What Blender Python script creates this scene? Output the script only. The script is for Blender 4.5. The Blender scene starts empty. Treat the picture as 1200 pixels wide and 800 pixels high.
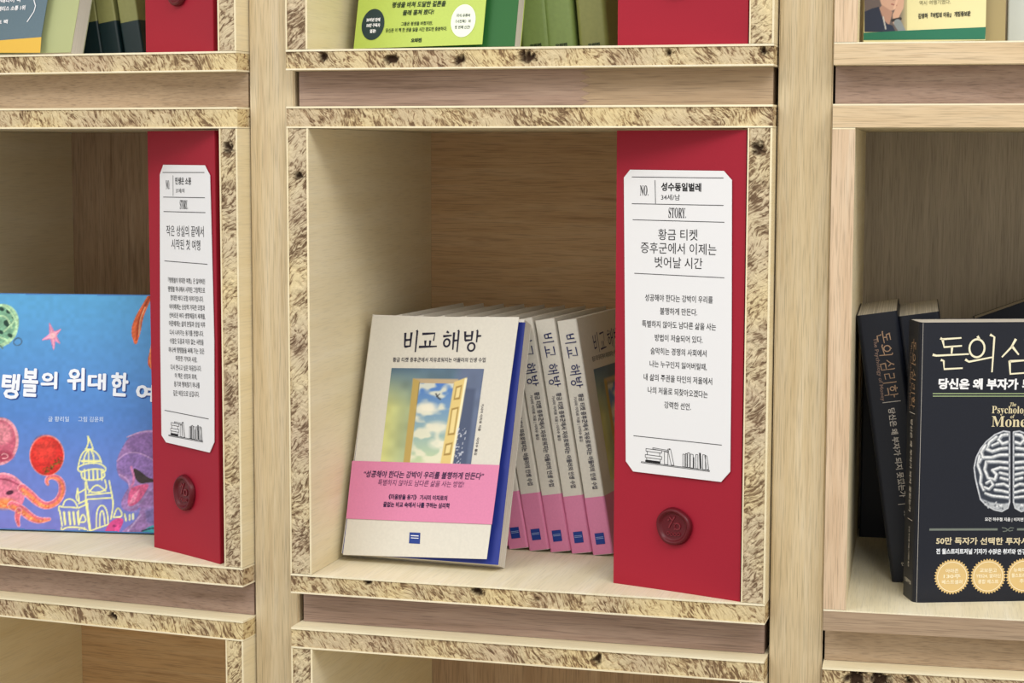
import bpy, bmesh, math, random
import numpy as np
from mathutils import Matrix, Vector, noise as mnoise
random.seed(7)
C = bpy.context.scene.collection
sc = bpy.context.scene
# ------------------------------------------------------------------ camera
Z0 = 1.2                                   # height of the middle shelf floors above the ground
FPX = 2222.5                               # focal length in pixels of the 1200 px wide frame
CAM = Vector((0.603, -1.54, 0.3714 + Z0))
pitch, yaw, roll = 0.0995, -0.2665, 0.0024
fwd = Vector((math.sin(yaw)*math.cos(pitch), math.cos(yaw)*math.cos(pitch), -math.sin(pitch)))
rt0 = Vector((math.cos(yaw), -math.sin(yaw), 0)); up0 = rt0.cross(fwd)
rt = rt0*math.cos(roll) + up0*math.sin(roll); up = up0*math.cos(roll) - rt0*math.sin(roll)
cd = bpy.data.cameras.new('camera'); cam = bpy.data.objects.new('camera', cd); C.objects.link(cam)
cd.sensor_width = 36; cd.lens = FPX/1200*36; cd.clip_start = 0.05
M = Matrix((rt, up, -fwd)).transposed().to_4x4(); M.translation = CAM
cam.matrix_world = M; sc.camera = cam
# ------------------------------------------------------------------ world, lights, exposure
w = bpy.data.worlds.new('world'); sc.world = w; w.use_nodes = True
w.node_tree.nodes['Background'].inputs[0].default_value = (1.0, 0.985, 0.955, 1)
w.node_tree.nodes['Background'].inputs[1].default_value = 0.78
def area(name, loc, target, size, power, col):
    l = bpy.data.lights.new(name, 'AREA'); l.shape = 'RECTANGLE'; l.size, l.size_y = size; l.energy = power; l.color = col
    o = bpy.data.objects.new(name, l); C.objects.link(o); o.location = loc
    o.rotation_euler = (Vector(target) - Vector(loc)).to_track_quat('-Z', 'Y').to_euler(); return o
area('ceiling_light', (1.25, -1.55, 2.95), (0.2, 0.0, 1.3), (1.3, 0.8), 22, (1.0, 0.985, 0.945))
area('ceiling_light', (-0.9, -1.7, 2.95), (0.2, 0.0, 1.2), (1.3, 0.8), 12, (1.0, 0.985, 0.955))
sc.view_settings.view_transform = 'Standard'; sc.view_settings.look = 'None'
sc.view_settings.gamma = 1; sc.view_settings.exposure = 0.30; sc.view_settings.use_curve_mapping = False

# ------------------------------------------------------------------ helpers
def lin(c):
    if isinstance(c, str): c = tuple(int(c[i:i+2], 16)/255 for i in (0, 2, 4))
    return tuple((x/12.92 if x <= 0.04045 else ((x+0.055)/1.055)**2.4) for x in c[:3])
def L4(c): return (*lin(c), 1)
class N:
    def __init__(s, name):
        s.m = bpy.data.materials.new(name); s.m.use_nodes = True; s.t = s.m.node_tree
        s.b = s.t.nodes['Principled BSDF']
    def n(s, typ, **kw):
        x = s.t.nodes.new(typ)
        for k, v in kw.items(): setattr(x, k, v)
        return x
    def l(s, a, b): s.t.links.new(a, b)
_mats = {}
def plain(col, rough=0.6, spec=0.3, grain=0.0, scale=900, name=None):
    key = (col, rough, spec, grain, scale)
    if key in _mats: return _mats[key]
    q = N(name or 'print_'+(col if isinstance(col, str) else 'x')); q.b.inputs['Roughness'].default_value = rough
    q.b.inputs['Specular IOR Level'].default_value = spec
    if grain:
        tc = q.n('ShaderNodeTexCoord'); nz = q.n('ShaderNodeTexNoise'); nz.inputs['Scale'].default_value = scale
        nz.inputs['Detail'].default_value = 3; q.l(tc.outputs['Object'], nz.inputs['Vector'])
        cr = q.n('ShaderNodeValToRGB'); c = lin(col)
        cr.color_ramp.elements[0].position = .3; cr.color_ramp.elements[1].position = .7
        cr.color_ramp.elements[0].color = (*[x*(1-grain) for x in c], 1); cr.color_ramp.elements[1].color = (*[min(1, x*(1+grain)) for x in c], 1)
        q.l(nz.outputs['Fac'], cr.inputs['Fac']); q.l(cr.outputs['Color'], q.b.inputs['Base Color'])
        bp = q.n('ShaderNodeBump'); bp.inputs['Strength'].default_value = .12; bp.inputs['Distance'].default_value = .0003
        q.l(nz.outputs['Fac'], bp.inputs['Height']); q.l(bp.outputs['Normal'], q.b.inputs['Normal'])
    else: q.b.inputs['Base Color'].default_value = L4(col)
    _mats[key] = q.m; return q.m
def coords(q, scale, rot=(0, 0, 0)):
    tc = q.n('ShaderNodeTexCoord'); oi = q.n('ShaderNodeObjectInfo')
    ad = q.n('ShaderNodeVectorMath', operation='MULTIPLY_ADD'); cb = q.n('ShaderNodeCombineXYZ')
    for i in range(3): q.l(oi.outputs['Random'], cb.inputs[i])
    q.l(cb.outputs[0], ad.inputs[0]); ad.inputs[1].default_value = (7.3, 3.1, 5.7); q.l(tc.outputs['Object'], ad.inputs[2])
    r = q.n('ShaderNodeMapping'); r.inputs['Rotation'].default_value = rot; q.l(ad.outputs[0], r.inputs['Vector'])
    mp = q.n('ShaderNodeMapping'); mp.inputs['Scale'].default_value = scale; q.l(r.outputs[0], mp.inputs['Vector'])
    return mp.outputs[0], ad.outputs[0]
def ramp(q, fac, stops):
    cr = q.n('ShaderNodeValToRGB'); e = cr.color_ramp.elements
    while len(e) < len(stops): e.new(.5)
    for x, (p, c) in zip(e, stops): x.position = p; x.color = (*lin(c), 1) if not isinstance(c, float) else (c, c, c, 1)
    q.l(fac, cr.inputs['Fac']); return cr.outputs['Color']
def mixc(q, fac, a, b, mode='MIX'):
    m = q.n('ShaderNodeMix', data_type='RGBA', blend_type=mode)
    if isinstance(fac, float): m.inputs[0].default_value = fac
    else: q.l(fac, m.inputs[0])
    for i, v in ((6, a), (7, b)):
        if isinstance(v, tuple): m.inputs[i].default_value = v
        else: q.l(v, m.inputs[i])
    return m.outputs[2]
def wood(name, cols, axis='x', fine=1.0, rough=.62, bump=.25, streak=None, streak_amt=.5, pore=.62):
    """planed wood: long soft figure plus fine pores, grain along one axis"""
    q = N(name); q.b.inputs['Roughness'].default_value = rough; q.b.inputs['Specular IOR Level'].default_value = .25
    def sc_(al, ac): return {'x': (al, ac, ac), 'y': (ac, al, ac), 'z': (ac, ac, al)}[axis]
    v1, raw = coords(q, sc_(5, 55*fine)); n1 = q.n('ShaderNodeTexNoise'); q.l(v1, n1.inputs['Vector'])
    n1.inputs['Scale'].default_value = 1; n1.inputs['Detail'].default_value = 9; n1.inputs['Distortion'].default_value = .35; n1.inputs['Roughness'].default_value = .68
    base = ramp(q, n1.outputs['Fac'], [(.3, cols[0]), (.5, cols[1]), (.72, cols[2])])
    v2, _ = coords(q, sc_(35, 900*fine)); n2 = q.n('ShaderNodeTexNoise'); q.l(v2, n2.inputs['Vector'])
    n2.inputs['Scale'].default_value = 1; n2.inputs['Detail'].default_value = 2
    pores = ramp(q, n2.outputs['Fac'], [(.32, pore), (.5, 1.0)])
    out = mixc(q, .75, base, pores, 'MULTIPLY')
    if streak:
        v3, _ = coords(q, sc_(9, 130)); n3 = q.n('ShaderNodeTexNoise'); q.l(v3, n3.inputs['Vector'])
        n3.inputs['Scale'].default_value = 1; n3.inputs['Detail'].default_value = 3; n3.inputs['Distortion'].default_value = .5
        f = ramp(q, n3.outputs['Fac'], [(.62, 0.0), (.76, float(streak_amt))])
        out = mixc(q, f, out, L4(streak))
    n4 = q.n('ShaderNodeTexNoise'); n4.inputs['Scale'].default_value = 5; n4.inputs['Detail'].default_value = 2; q.l(raw, n4.inputs['Vector'])
    big = ramp(q, n4.outputs['Fac'], [(.35, .9), (.65, 1.0)])
    out = mixc(q, 1.0, out, big, 'MULTIPLY')
    q.l(out, q.b.inputs['Base Color'])
    bp = q.n('ShaderNodeBump'); bp.inputs['Strength'].default_value = bump; bp.inputs['Distance'].default_value = .0004
    q.l(n2.outputs['Fac'], bp.inputs['Height']); q.l(bp.outputs['Normal'], q.b.inputs['Normal'])
    return q.m
def sawn(name, lo, mid, hi, ang=.9, patch=('d9c9a4',)):
    """rough sawn block-board edge: diagonal torn fibres, pits coloured dark for their shade and dirt, the odd smooth patch; knots come from the 'knot' attribute"""
    q = N(name); q.b.inputs['Roughness'].default_value = .85; q.b.inputs['Specular IOR Level'].default_value = .15
    tc, raw0 = coords(q, (1, 1, 1))
    wn = q.n('ShaderNodeTexNoise'); wn.inputs['Scale'].default_value = 28; wn.inputs['Detail'].default_value = 1; q.l(raw0, wn.inputs['Vector'])
    vm = q.n('ShaderNodeVectorMath', operation='MULTIPLY_ADD'); q.l(wn.outputs['Color'], vm.inputs[0]); vm.inputs[1].default_value = (.02, .02, .02); q.l(raw0, vm.inputs[2])
    r = q.n('ShaderNodeMapping'); r.inputs['Rotation'].default_value = (0, ang, 0); q.l(vm.outputs[0], r.inputs['Vector'])
    mp = q.n('ShaderNodeMapping'); mp.inputs['Scale'].default_value = (150, 150, 470); q.l(r.outputs[0], mp.inputs['Vector'])
    n1 = q.n('ShaderNodeTexNoise'); n1.inputs['Scale'].default_value = 1; n1.inputs['Detail'].default_value = 3.5; n1.inputs['Roughness'].default_value = .55; n1.inputs['Distortion'].default_value = .8
    q.l(mp.outputs[0], n1.inputs['Vector'])
    n2 = q.n('ShaderNodeTexNoise'); n2.inputs['Scale'].default_value = 45; n2.inputs['Detail'].default_value = 2; q.l(raw0, n2.inputs['Vector'])
    # local coarseness moves the threshold
    ma = q.n('ShaderNodeMath', operation='MULTIPLY_ADD'); q.l(n2.outputs['Fac'], ma.inputs[0]); ma.inputs[1].default_value = .5; ma.inputs[2].default_value = -.25
    su = q.n('ShaderNodeMath', operation='ADD'); q.l(n1.outputs['Fac'], su.inputs[0]); q.l(ma.outputs[0], su.inputs[1])
    col = ramp(q, su.outputs[0], [(.345, lo), (.44, mid), (.52, hi), (.75, patch[0])])  # lo tone paints pit shading and dirt into the flecks
    n3 = q.n('ShaderNodeTexNoise'); n3.inputs['Scale'].default_value = 14; q.l(raw0, n3.inputs['Vector'])
    tint = ramp(q, n3.outputs['Fac'], [(.35, 'e2d8d6'), (.5, 'efe9e0'), (.65, 'fbf3dd')])
    col = mixc(q, .9, col, tint, 'MULTIPLY')
    at = q.n('ShaderNodeAttribute'); at.attribute_name = 'knot'
    col = mixc(q, at.outputs['Fac'], col, L4('3a2a1e'))
    q.l(col, q.b.inputs['Base Color'])
    bp = q.n('ShaderNodeBump'); bp.inputs['Strength'].default_value = 1.0; bp.inputs['Distance'].default_value = .0016
    q.l(su.outputs[0], bp.inputs['Height']); q.l(bp.outputs['Normal'], q.b.inputs['Normal'])
    return q.m
def pages(name, a, b, axis='y'):
    q = N(name); q.b.inputs['Roughness'].default_value = .8
    s = {'y': (3, 2600, 3), 'x': (2600, 3, 3)}[axis]
    v, _ = coords(q, s); n = q.n('ShaderNodeTexNoise'); n.inputs['Scale'].default_value = 1; n.inputs['Detail'].default_value = 2; q.l(v, n.inputs['Vector'])
    q.l(ramp(q, n.outputs['Fac'], [(.3, a), (.7, b)]), q.b.inputs['Base Color']); return q.m
def vcol(name, rough=.45):
    q = N(name); q.b.inputs['Roughness'].default_value = rough; q.b.inputs['Specular IOR Level'].default_value = .3
    a = q.n('ShaderNodeAttribute'); a.attribute_name = 'print'; q.l(a.outputs['Color'], q.b.inputs['Base Color']); return q.m

MV = wood('poplar_veneer', ('eadcb8', 'efe3c2', 'f4eacd'), 'x', .8, .6, .1, pore=.86)
MVZ = wood('poplar_veneer_upright', ('e8d8b0', 'ecdeba', 'f1e5c6'), 'y', 1.1, .6, .1, pore=.88)
MFLOOR = wood('poplar_shelf_floor', ('e9ddbb', 'efe4c6', 'f5ecd4'), 'y', 1.1, .55, .1, pore=.86)
MBACKX = wood('back_veneer_lying_grain', ('c49e70', 'd0ac80', 'dabb92'), 'x', 1.5, .65, .2, '8e6a45', .6)
MBACKZ = wood('back_veneer_upright_grain', ('a98b6d', 'b79a7b', 'c4a88a'), 'z', 1.1, .65, .2, '6e5038', .5)
MBACKG = wood('grey_back_veneer', ('ab9e8b', 'b8ab97', 'c4b8a4'), 'z', 1.9, .65, .2)
MPOST = wood('pine_post', ('c7b18a', 'd3c09c', 'dccdb0'), 'z', 1.6, .6, .25, 'b59b78', .45)
MRAIL = wood('walnut_tinted_rail', ('8c7362', 'a08778', 'b39b8a'), 'x', 1.5, .62, .35, '71584a', .6)
MRAIL2 = wood('paler_rail', ('a38b70', 'b59d81', 'c2ab90'), 'x', 1.5, .62, .35, '8a6f57', .5)
MCHIP = sawn('rough_sawn_edge', '7a644e', 'b09a7a', 'd8c9a6', -.95, ('e0d2b0',))
MCHIPZ = sawn('rough_sawn_upright_edge', '76624e', 'ac9a80', 'd6c9ac', .75, ('e0d4b6',))
MEDGE = wood('planed_edge', ('cbb08a', 'd8bf9a', 'e2ccab'), 'x', 1.3, .6, .4, 'a98a66', .55)
MEDGEZ = wood('planed_upright_edge', ('cbad8c', 'd6bb9c', 'e0caae'), 'z', 1.3, .6, .4, 'b09072', .4)
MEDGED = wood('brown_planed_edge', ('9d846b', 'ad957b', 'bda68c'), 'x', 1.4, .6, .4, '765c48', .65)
MPAGE = pages('page_edges', 'c9c2b6', 'e6e0d6')
MRED = plain('9c1a2e', .55, .25, .06, 1800, 'red_card')
MWAX = plain('5a0d18', .38, .3, 0, 0, 'sealing_wax')
MPAPER = plain('e4e4e6', .55, .3, 0, 0, 'white_label')
MPRINT = vcol('printed_picture')

def obj(name, me, mat=None, parent=None, smooth=False):
    o = bpy.data.objects.new(name, me); C.objects.link(o)
    if mat is not None:
        for m in (mat if isinstance(mat, (list, tuple)) else [mat]): me.materials.append(m)
    if parent is not None: o.parent = parent
    if smooth: me.shade_smooth()
    return o
def mesh(vs, fs, mi=None):
    me = bpy.data.meshes.new('mesh'); me.from_pydata([tuple(v) for v in vs], [], fs)
    if mi is not None: me.polygons.foreach_set('material_index', mi)
    me.update(); return me
class MB:
    def __init__(s): s.v = []; s.f = []; s.mi = []
    def poly(s, pts, m=0): k = len(s.v); s.v += [tuple(p) for p in pts]; s.f.append(list(range(k, k+len(pts)))); s.mi.append(m)
    def box(s, a, b, m=0, skip=(), bev=0):
        x0, y0, z0 = a; x1, y1, z1 = b; k = len(s.v)
        s.v += [(x0,y0,z0),(x1,y0,z0),(x1,y1,z0),(x0,y1,z0),(x0,y0,z1),(x1,y0,z1),(x1,y1,z1),(x0,y1,z1)]
        F = {'-z': (3,2,1,0), '+z': (4,5,6,7), '-y': (0,1,5,4), '+x': (1,2,6,5), '+y': (2,3,7,6), '-x': (3,0,4,7)}
        for q, f in F.items():
            if q not in skip: s.f.append([k+i for i in f]); s.mi.append(m)
    def prism(s, pts, lo, hi, m=0, ax='z'):
        """extrude a 2-D outline (counter-clockwise) along an axis"""
        n = len(pts); k = len(s.v)
        def P(p, h): return {'z': (p[0], p[1], h), 'y': (p[0], h, p[1])}[ax]
        s.v += [P(p, lo) for p in pts] + [P(p, hi) for p in pts]
        s.f.append([k+i for i in range(n)][::-1]); s.mi.append(m); s.f.append([k+n+i for i in range(n)]); s.mi.append(m)
        for i in range(n): j = (i+1) % n; s.f.append([k+i, k+j, k+n+j, k+n+i]); s.mi.append(m)
    def strip(s, pts, ws, m=0):
        """flat stroke in a plane: pts are (x, y) with widths; returns polygons in 2-D, z kept 0"""
        n = len(pts); L = []; R = []
        for i, p in enumerate(pts):
            a = pts[max(0, i-1)]; b = pts[min(n-1, i+1)]; d = np.array(b, float)-np.array(a, float); d /= (np.linalg.norm(d)+1e-12)
            wd = ws[i]/2 if isinstance(ws, (list, tuple)) else ws/2
            L.append((p[0]-d[1]*wd, p[1]+d[0]*wd, 0)); R.append((p[0]+d[1]*wd, p[1]-d[0]*wd, 0))
        for i in range(n-1): s.poly([R[i], R[i+1], L[i+1], L[i]], m)
    def me(s):
        me = mesh(s.v, s.f, s.mi); return me
def empty(name, Mw, label=None, cat=None, group=None):
    o = bpy.data.objects.new(name, None); C.objects.link(o); o.empty_display_size = .03; o.matrix_world = Mw
    if label: tag(o, label, cat, group)
    return o
def tag(o, label, cat, group=None):
    o['label'] = label; o['category'] = cat
    if group: o['group'] = group
def bevel_me(me, wd=.001, seg=1):
    bm = bmesh.new(); bm.from_mesh(me); bmesh.ops.bevel(bm, geom=bm.edges[:], offset=wd, segments=seg, affect='EDGES'); bm.to_mesh(me); bm.free(); return me
def copy_tree(o, parent=None):
    c = o.copy(); C.objects.link(c)
    if parent is not None: c.parent = parent
    for ch in list(o.children): copy_tree(ch, c)
    return c

# ------------------------------------------------------------------ flat print on surfaces
class Surf:
    """a plane in the world, with the thing that carries it; points measured in the photograph are laid onto it"""
    def __init__(s, P0, u, v, parent, Mp):
        s.P = Vector(P0); s.u = Vector(u).normalized(); s.v = Vector(v).normalized(); s.n = s.u.cross(s.v).normalized()
        s.parent = parent; s.inv = Mp.inverted(); s.k = 0
    def px(s, x, y):
        d = fwd + rt*((x-600)/FPX) + up*((400-y)/FPX); t = (s.P-CAM).dot(s.n)/d.dot(s.n); q = CAM + d*t - s.P
        return q.dot(s.u), q.dot(s.v)
    def w(s, a, b, off=0.0): return s.inv @ (s.P + s.u*a + s.v*b + s.n*off)
    def emit(s, name, mb2, mat, off, parent=None):
        me = mesh([s.w(v[0], v[1], off+v[2]) for v in mb2.v], mb2.f, mb2.mi); o = obj(name, me, mat, parent or s.parent)
        if 'lines' in name or 'drawing' in name: o['kind'] = 'stuff'
        return o
_tcur = bpy.data.curves.new('lettering_source', 'FONT'); _tobj = bpy.data.objects.new('lettering_source', _tcur)   # one reused, never linked
def textverts(body, bold=0.0, res=2):
    _tcur.body = body; _tcur.resolution_u = res; _tcur.offset = bold
    m = bpy.data.meshes.new_from_object(_tobj)
    v = np.array([q.co[:2] for q in m.vertices]); f = [list(p.vertices) for p in m.polygons]; bpy.data.meshes.remove(m)
    v -= v.min(0); sz = v.max(0); return v/sz, f, sz
_tc = {}
def text(mb, body, A, B, h, bold=0.0, shear=0.0, z=0.0):
    """lettering whose inked box runs from A to B (baseline ends) with height h, in surface units"""
    key = (body, bold)
    if key not in _tc: _tc[key] = textverts(body, bold)
    v, f, _ = _tc[key]; A = np.array(A); B = np.array(B); d = B-A; L = np.linalg.norm(d); d = d/L; n = np.array((-d[1], d[0])); k = len(mb.v)
    for x, y in v:
        p = A + d*(x*L + shear*y*h) + n*(y*h); mb.v.append((p[0], p[1], z))
    for q in f: mb.f.append([k+i for i in q]); mb.mi.append(0)
def tpx(mb, S, body, x0, y0, x1, y1, h, bold=0.0, shear=0.0, z=0.0):
    A = S.px(x0, y0); B = S.px(x1, y1); T = S.px(x0, y0-h); text(mb, body, A, B, T[1]-A[1], bold, shear, z)
def lpx(mb, S, pts, wpx):
    q = [S.px(*p) for p in pts]; a = S.px(*pts[0]); b = S.px(pts[0][0], pts[0][1]-1); mb.strip(q, wpx*(b[1]-a[1]))
circ = lambda cx, cy, r, n=20, r2=None: [(cx+r*math.cos(2*math.pi*i/n), cy+(r2 or r)*math.sin(2*math.pi*i/n)) for i in range(n+1)]
GLY = {
 '비': [[(.1,.12),(.15,.78)],[(.5,.1),(.5,.76)],[(.14,.46),(.5,.43)],[(.16,.76),(.5,.73)],[(.82,0),(.87,.06),(.87,1)]],
 '교': [[(.12,.12),(.82,.08),(.78,.52)],[(.33,.5),(.35,.82)],[(.6,.5),(.6,.82)],[(0,.88),(1,.84)]],
 '해': [[(.2,.06),(.34,.12)],[(.02,.28),(.52,.24)],circ(.27,.58,.17),[(.64,.1),(.66,.9)],[(.66,.48),(.9,.46)],[(.86,0),(.91,.05),(.92,1)]],
 '방': [[(.08,.06),(.12,.5)],[(.48,.04),(.48,.5)],[(.1,.28),(.48,.26)],[(.12,.49),(.48,.47)],[(.72,0),(.77,.05),(.77,.58)],[(.77,.28),(1,.27)],circ(.5,.8,.19)],
 '돈': [[(.2,.03),(.25,.06),(.78,.02)],[(.26,.06),(.31,.3),(.8,.26)],[(.53,.28),(.52,.5)],[(0,.53),(.1,.56),(1,.51)],[(.23,.69),(.31,.72),(.33,.97),(.84,.94)]],
 '의': [circ(.36,.36,.24),[(.36,.04),(.44,.12)],[(0,.66),(.12,.72),(.85,.6)],[(.76,0),(.9,.06),(.86,1)]],
 '심': [[(.5,.0),(.34,.24),(.02,.52)],[(.36,.2),(.62,.45)],[(.82,.0),(.88,.05),(.88,.55)],[(.3,.62),(.34,1),(.88,.97)],[(.3,.64),(.88,.61),(.87,1)]],
 '리': [[(.1,.12),(.52,.1),(.52,.42),(.12,.46),(.12,.8),(.58,.76)],[(.84,0),(.88,.05),(.88,1)]],
 '학': [[(.22,.0),(.36,.05)],[(.04,.15),(.56,.13)],circ(.3,.37,.15),[(.72,0),(.77,.05),(.77,.58)],[(.77,.3),(1,.29)],[(.2,.7),(.77,.67),(.77,1)]],
}
def glyph(mb, ch, A, ex, ey, th):
    """ink strokes of one syllable: A top-left, ex along the line, ey downwards (2-D surface vectors)"""
    A = np.array(A); ex = np.array(ex); ey = np.array(ey)
    for st in GLY[ch]:
        pts = [A+ex*a+ey*b for a, b in st]; n = len(pts)
        ws = [th]*n if n > 8 else [th*(1.3 if i == 0 else (.75 if i == n-1 else 1)) for i in range(n)]
        mb.strip([tuple(p) for p in pts], ws)
def gpx(mb, S, ch, x0, y0, x1, y1, th):
    A = np.array(S.px(x0, y0)); B = np.array(S.px(x1, y0)); D = np.array(S.px(x0, y1)); d = B-A; n = np.array((d[1], -d[0]))/np.linalg.norm(d)
    glyph(mb, ch, A, d, n*abs((D-A)@n), th*np.linalg.norm(d)/(x1-x0))
def vnoise(X, Y, s, seed=0):
    """smooth value noise on pixel coordinates"""
    r = np.random.RandomState(seed); T = r.rand(256, 256); x = X/s+1000; y = Y/s+1000
    xi = np.floor(x).astype(int); yi = np.floor(y).astype(int); fx = x-xi; fy = y-yi; fx = fx*fx*(3-2*fx); fy = fy*fy*(3-2*fy)
    g = lambda a, b: T[a % 256, b % 256]
    return (g(xi,yi)*(1-fx)+g(xi+1,yi)*fx)*(1-fy)+(g(xi,yi+1)*(1-fx)+g(xi+1,yi+1)*fx)*fy
def chaikin(p, closed, it=2):
    for _ in range(it):
        n = len(p); q = [] if closed else [p[0]]
        for i in range(n if closed else n-1):
            a, b = p[i], p[(i+1) % n]; q.append(tuple(.75*x+.25*y for x, y in zip(a, b))); q.append(tuple(.25*x+.75*y for x, y in zip(a, b)))
        p = q if closed else q+[p[-1]]
    return p
class Canvas:
    """a printed picture: colours computed on a fine grid laid on the cover"""
    def __init__(s, x0, y0, x1, y1, step, bg='ffffff'):
        s.nx = int((x1-x0)/step)+1; s.ny = int((y1-y0)/step)+1
        s.X, s.Y = np.meshgrid(np.linspace(x0, x1, s.nx), np.linspace(y0, y1, s.ny)); s.c = np.zeros(s.X.shape+(3,)); s.c[:] = s.rgb(bg); s.st = step; s.sm = False
    def rgb(s, c): return np.array([int(c[i:i+2], 16)/255 for i in (0, 2, 4)]) if isinstance(c, str) else np.asarray(c, float)
    def put(s, a, col):
        a = np.clip(a, 0, 1)[..., None]; s.c = s.c*(1-a)+s.rgb(col)*a
    def blob(s, cx, cy, rx, ry, col, rot=0, soft=1.0, k=1.0):
        c, d = math.cos(rot), math.sin(rot); x = (s.X-cx)*c+(s.Y-cy)*d; y = -(s.X-cx)*d+(s.Y-cy)*c
        r = np.sqrt((x/rx)**2+(y/ry)**2); s.put((1-r)*min(rx, ry)/soft*k+.5 if k == 1 else np.clip((1-r)*min(rx, ry)/soft+.5, 0, 1)*k, col)
    def line(s, pts, wd, col, k=1.0, soft=.7):
        if s.sm and len(pts) > 2 and not isinstance(wd, (list, tuple)): pts = chaikin(pts, False)
        elif s.sm and len(pts) > 2: pw = chaikin([(a, b, w_) for (a, b), w_ in zip([q[:2] for q in pts], wd)], False); pts = [q[:2] for q in pw]; wd = [q[2] for q in pw]
        D = np.full(s.X.shape, 1e9)
        for i in range(len(pts)-1):
            (ax, ay), (bx, by) = pts[i][:2], pts[i+1][:2]; dx, dy = bx-ax, by-ay; t = np.clip(((s.X-ax)*dx+(s.Y-ay)*dy)/(dx*dx+dy*dy+1e-9), 0, 1)
            wa, wb = (wd, wd) if not isinstance(wd, (list, tuple)) else (wd[i], wd[i+1])
            D = np.minimum(D, np.hypot(s.X-ax-t*dx, s.Y-ay-t*dy)-(wa+(wb-wa)*t)/2)
        s.put(np.clip(-D/soft+.5, 0, 1)*k, col)
    def poly(s, pts, col, k=1.0, soft=.7):
        if s.sm and len(pts) > 4: pts = chaikin(pts, True)
        ins = np.zeros(s.X.shape, bool); D = np.full(s.X.shape, 1e9); n = len(pts)
        for i in range(n):
            ax, ay = pts[i]; bx, by = pts[(i+1) % n]; dx, dy = bx-ax, by-ay
            t = np.clip(((s.X-ax)*dx+(s.Y-ay)*dy)/(dx*dx+dy*dy+1e-9), 0, 1); D = np.minimum(D, np.hypot(s.X-ax-t*dx, s.Y-ay-t*dy))
            cnd = ((ay > s.Y) != (by > s.Y)); xx = (bx-ax)*(s.Y-ay)/(by-ay+1e-12)+ax; ins ^= cnd & (s.X < xx)
        s.put(np.clip(np.where(ins, D, -D)/soft+.5, 0, 1)*k, col)
    def emit(s, name, S, off, parent=None, mapf=None, mat=None, keep=None, lim=None):
        X, Y = s.X.ravel(), s.Y.ravel()
        if mapf: U, V = mapf(X, Y)
        else:
            D = np.outer(np.ones(X.size), fwd)+np.outer((X-600)/FPX, rt)+np.outer((400-Y)/FPX, up); t = (S.P-CAM).dot(S.n)/(D@np.array(S.n))
            Q = np.array(CAM)+D*t[:, None]-np.array(S.P); U = Q@np.array(S.u); V = Q@np.array(S.v)
        W = np.array(S.P)+np.outer(U, S.u)+np.outer(V, S.v)+np.array(S.n)*off; I = np.array(S.inv); W = W@I[:3, :3].T+I[:3, 3]
        nx, ny = s.nx, s.ny; a = (np.arange(ny-1)[:, None]*nx+np.arange(nx-1)[None]).ravel(); F = np.stack([a+nx, a+nx+1, a+1, a], 1)
        if lim: ok = ((U > lim[0]) & (U < lim[1]) & (V > lim[2]) & (V < lim[3])); F = F[ok[F].all(1)]
        if keep is not None: F = F[keep.ravel()[F].any(1)]
        me = bpy.data.meshes.new('picture'); me.vertices.add(len(W)); me.vertices.foreach_set('co', W.ravel())
        me.loops.add(F.size); me.loops.foreach_set('vertex_index', F.ravel()); me.polygons.add(len(F)); me.polygons.foreach_set('loop_start', np.arange(0, F.size, 4))
        me.update(calc_edges=True); c = np.clip(s.c.reshape(-1, 3), 0, 1); lc = np.where(c <= .04045, c/12.92, ((c+.055)/1.055)**2.4)
        at = me.color_attributes.new('print', 'FLOAT_COLOR', 'POINT'); at.data.foreach_set('color', np.c_[lc, np.ones(len(lc))].ravel())
        return obj(name, me, mat or MPRINT, parent or S.parent)

# ------------------------------------------------------------------ the room
def struct(name, a, b, m):
    mb = MB(); mb.box(a, b); o = obj(name, mb.me(), m); o['kind'] = 'structure'; return o
struct('floor', (-4, -5, -.05), (5, 1.2, 0), plain('a39a8c', .6, .3, .05, 20, 'floor_tiles'))
struct('wall_back', (-4, .62, 0), (5, .72, 3.1), plain('8d8880', .8, .2, .03, 30, 'wall_paint'))

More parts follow.
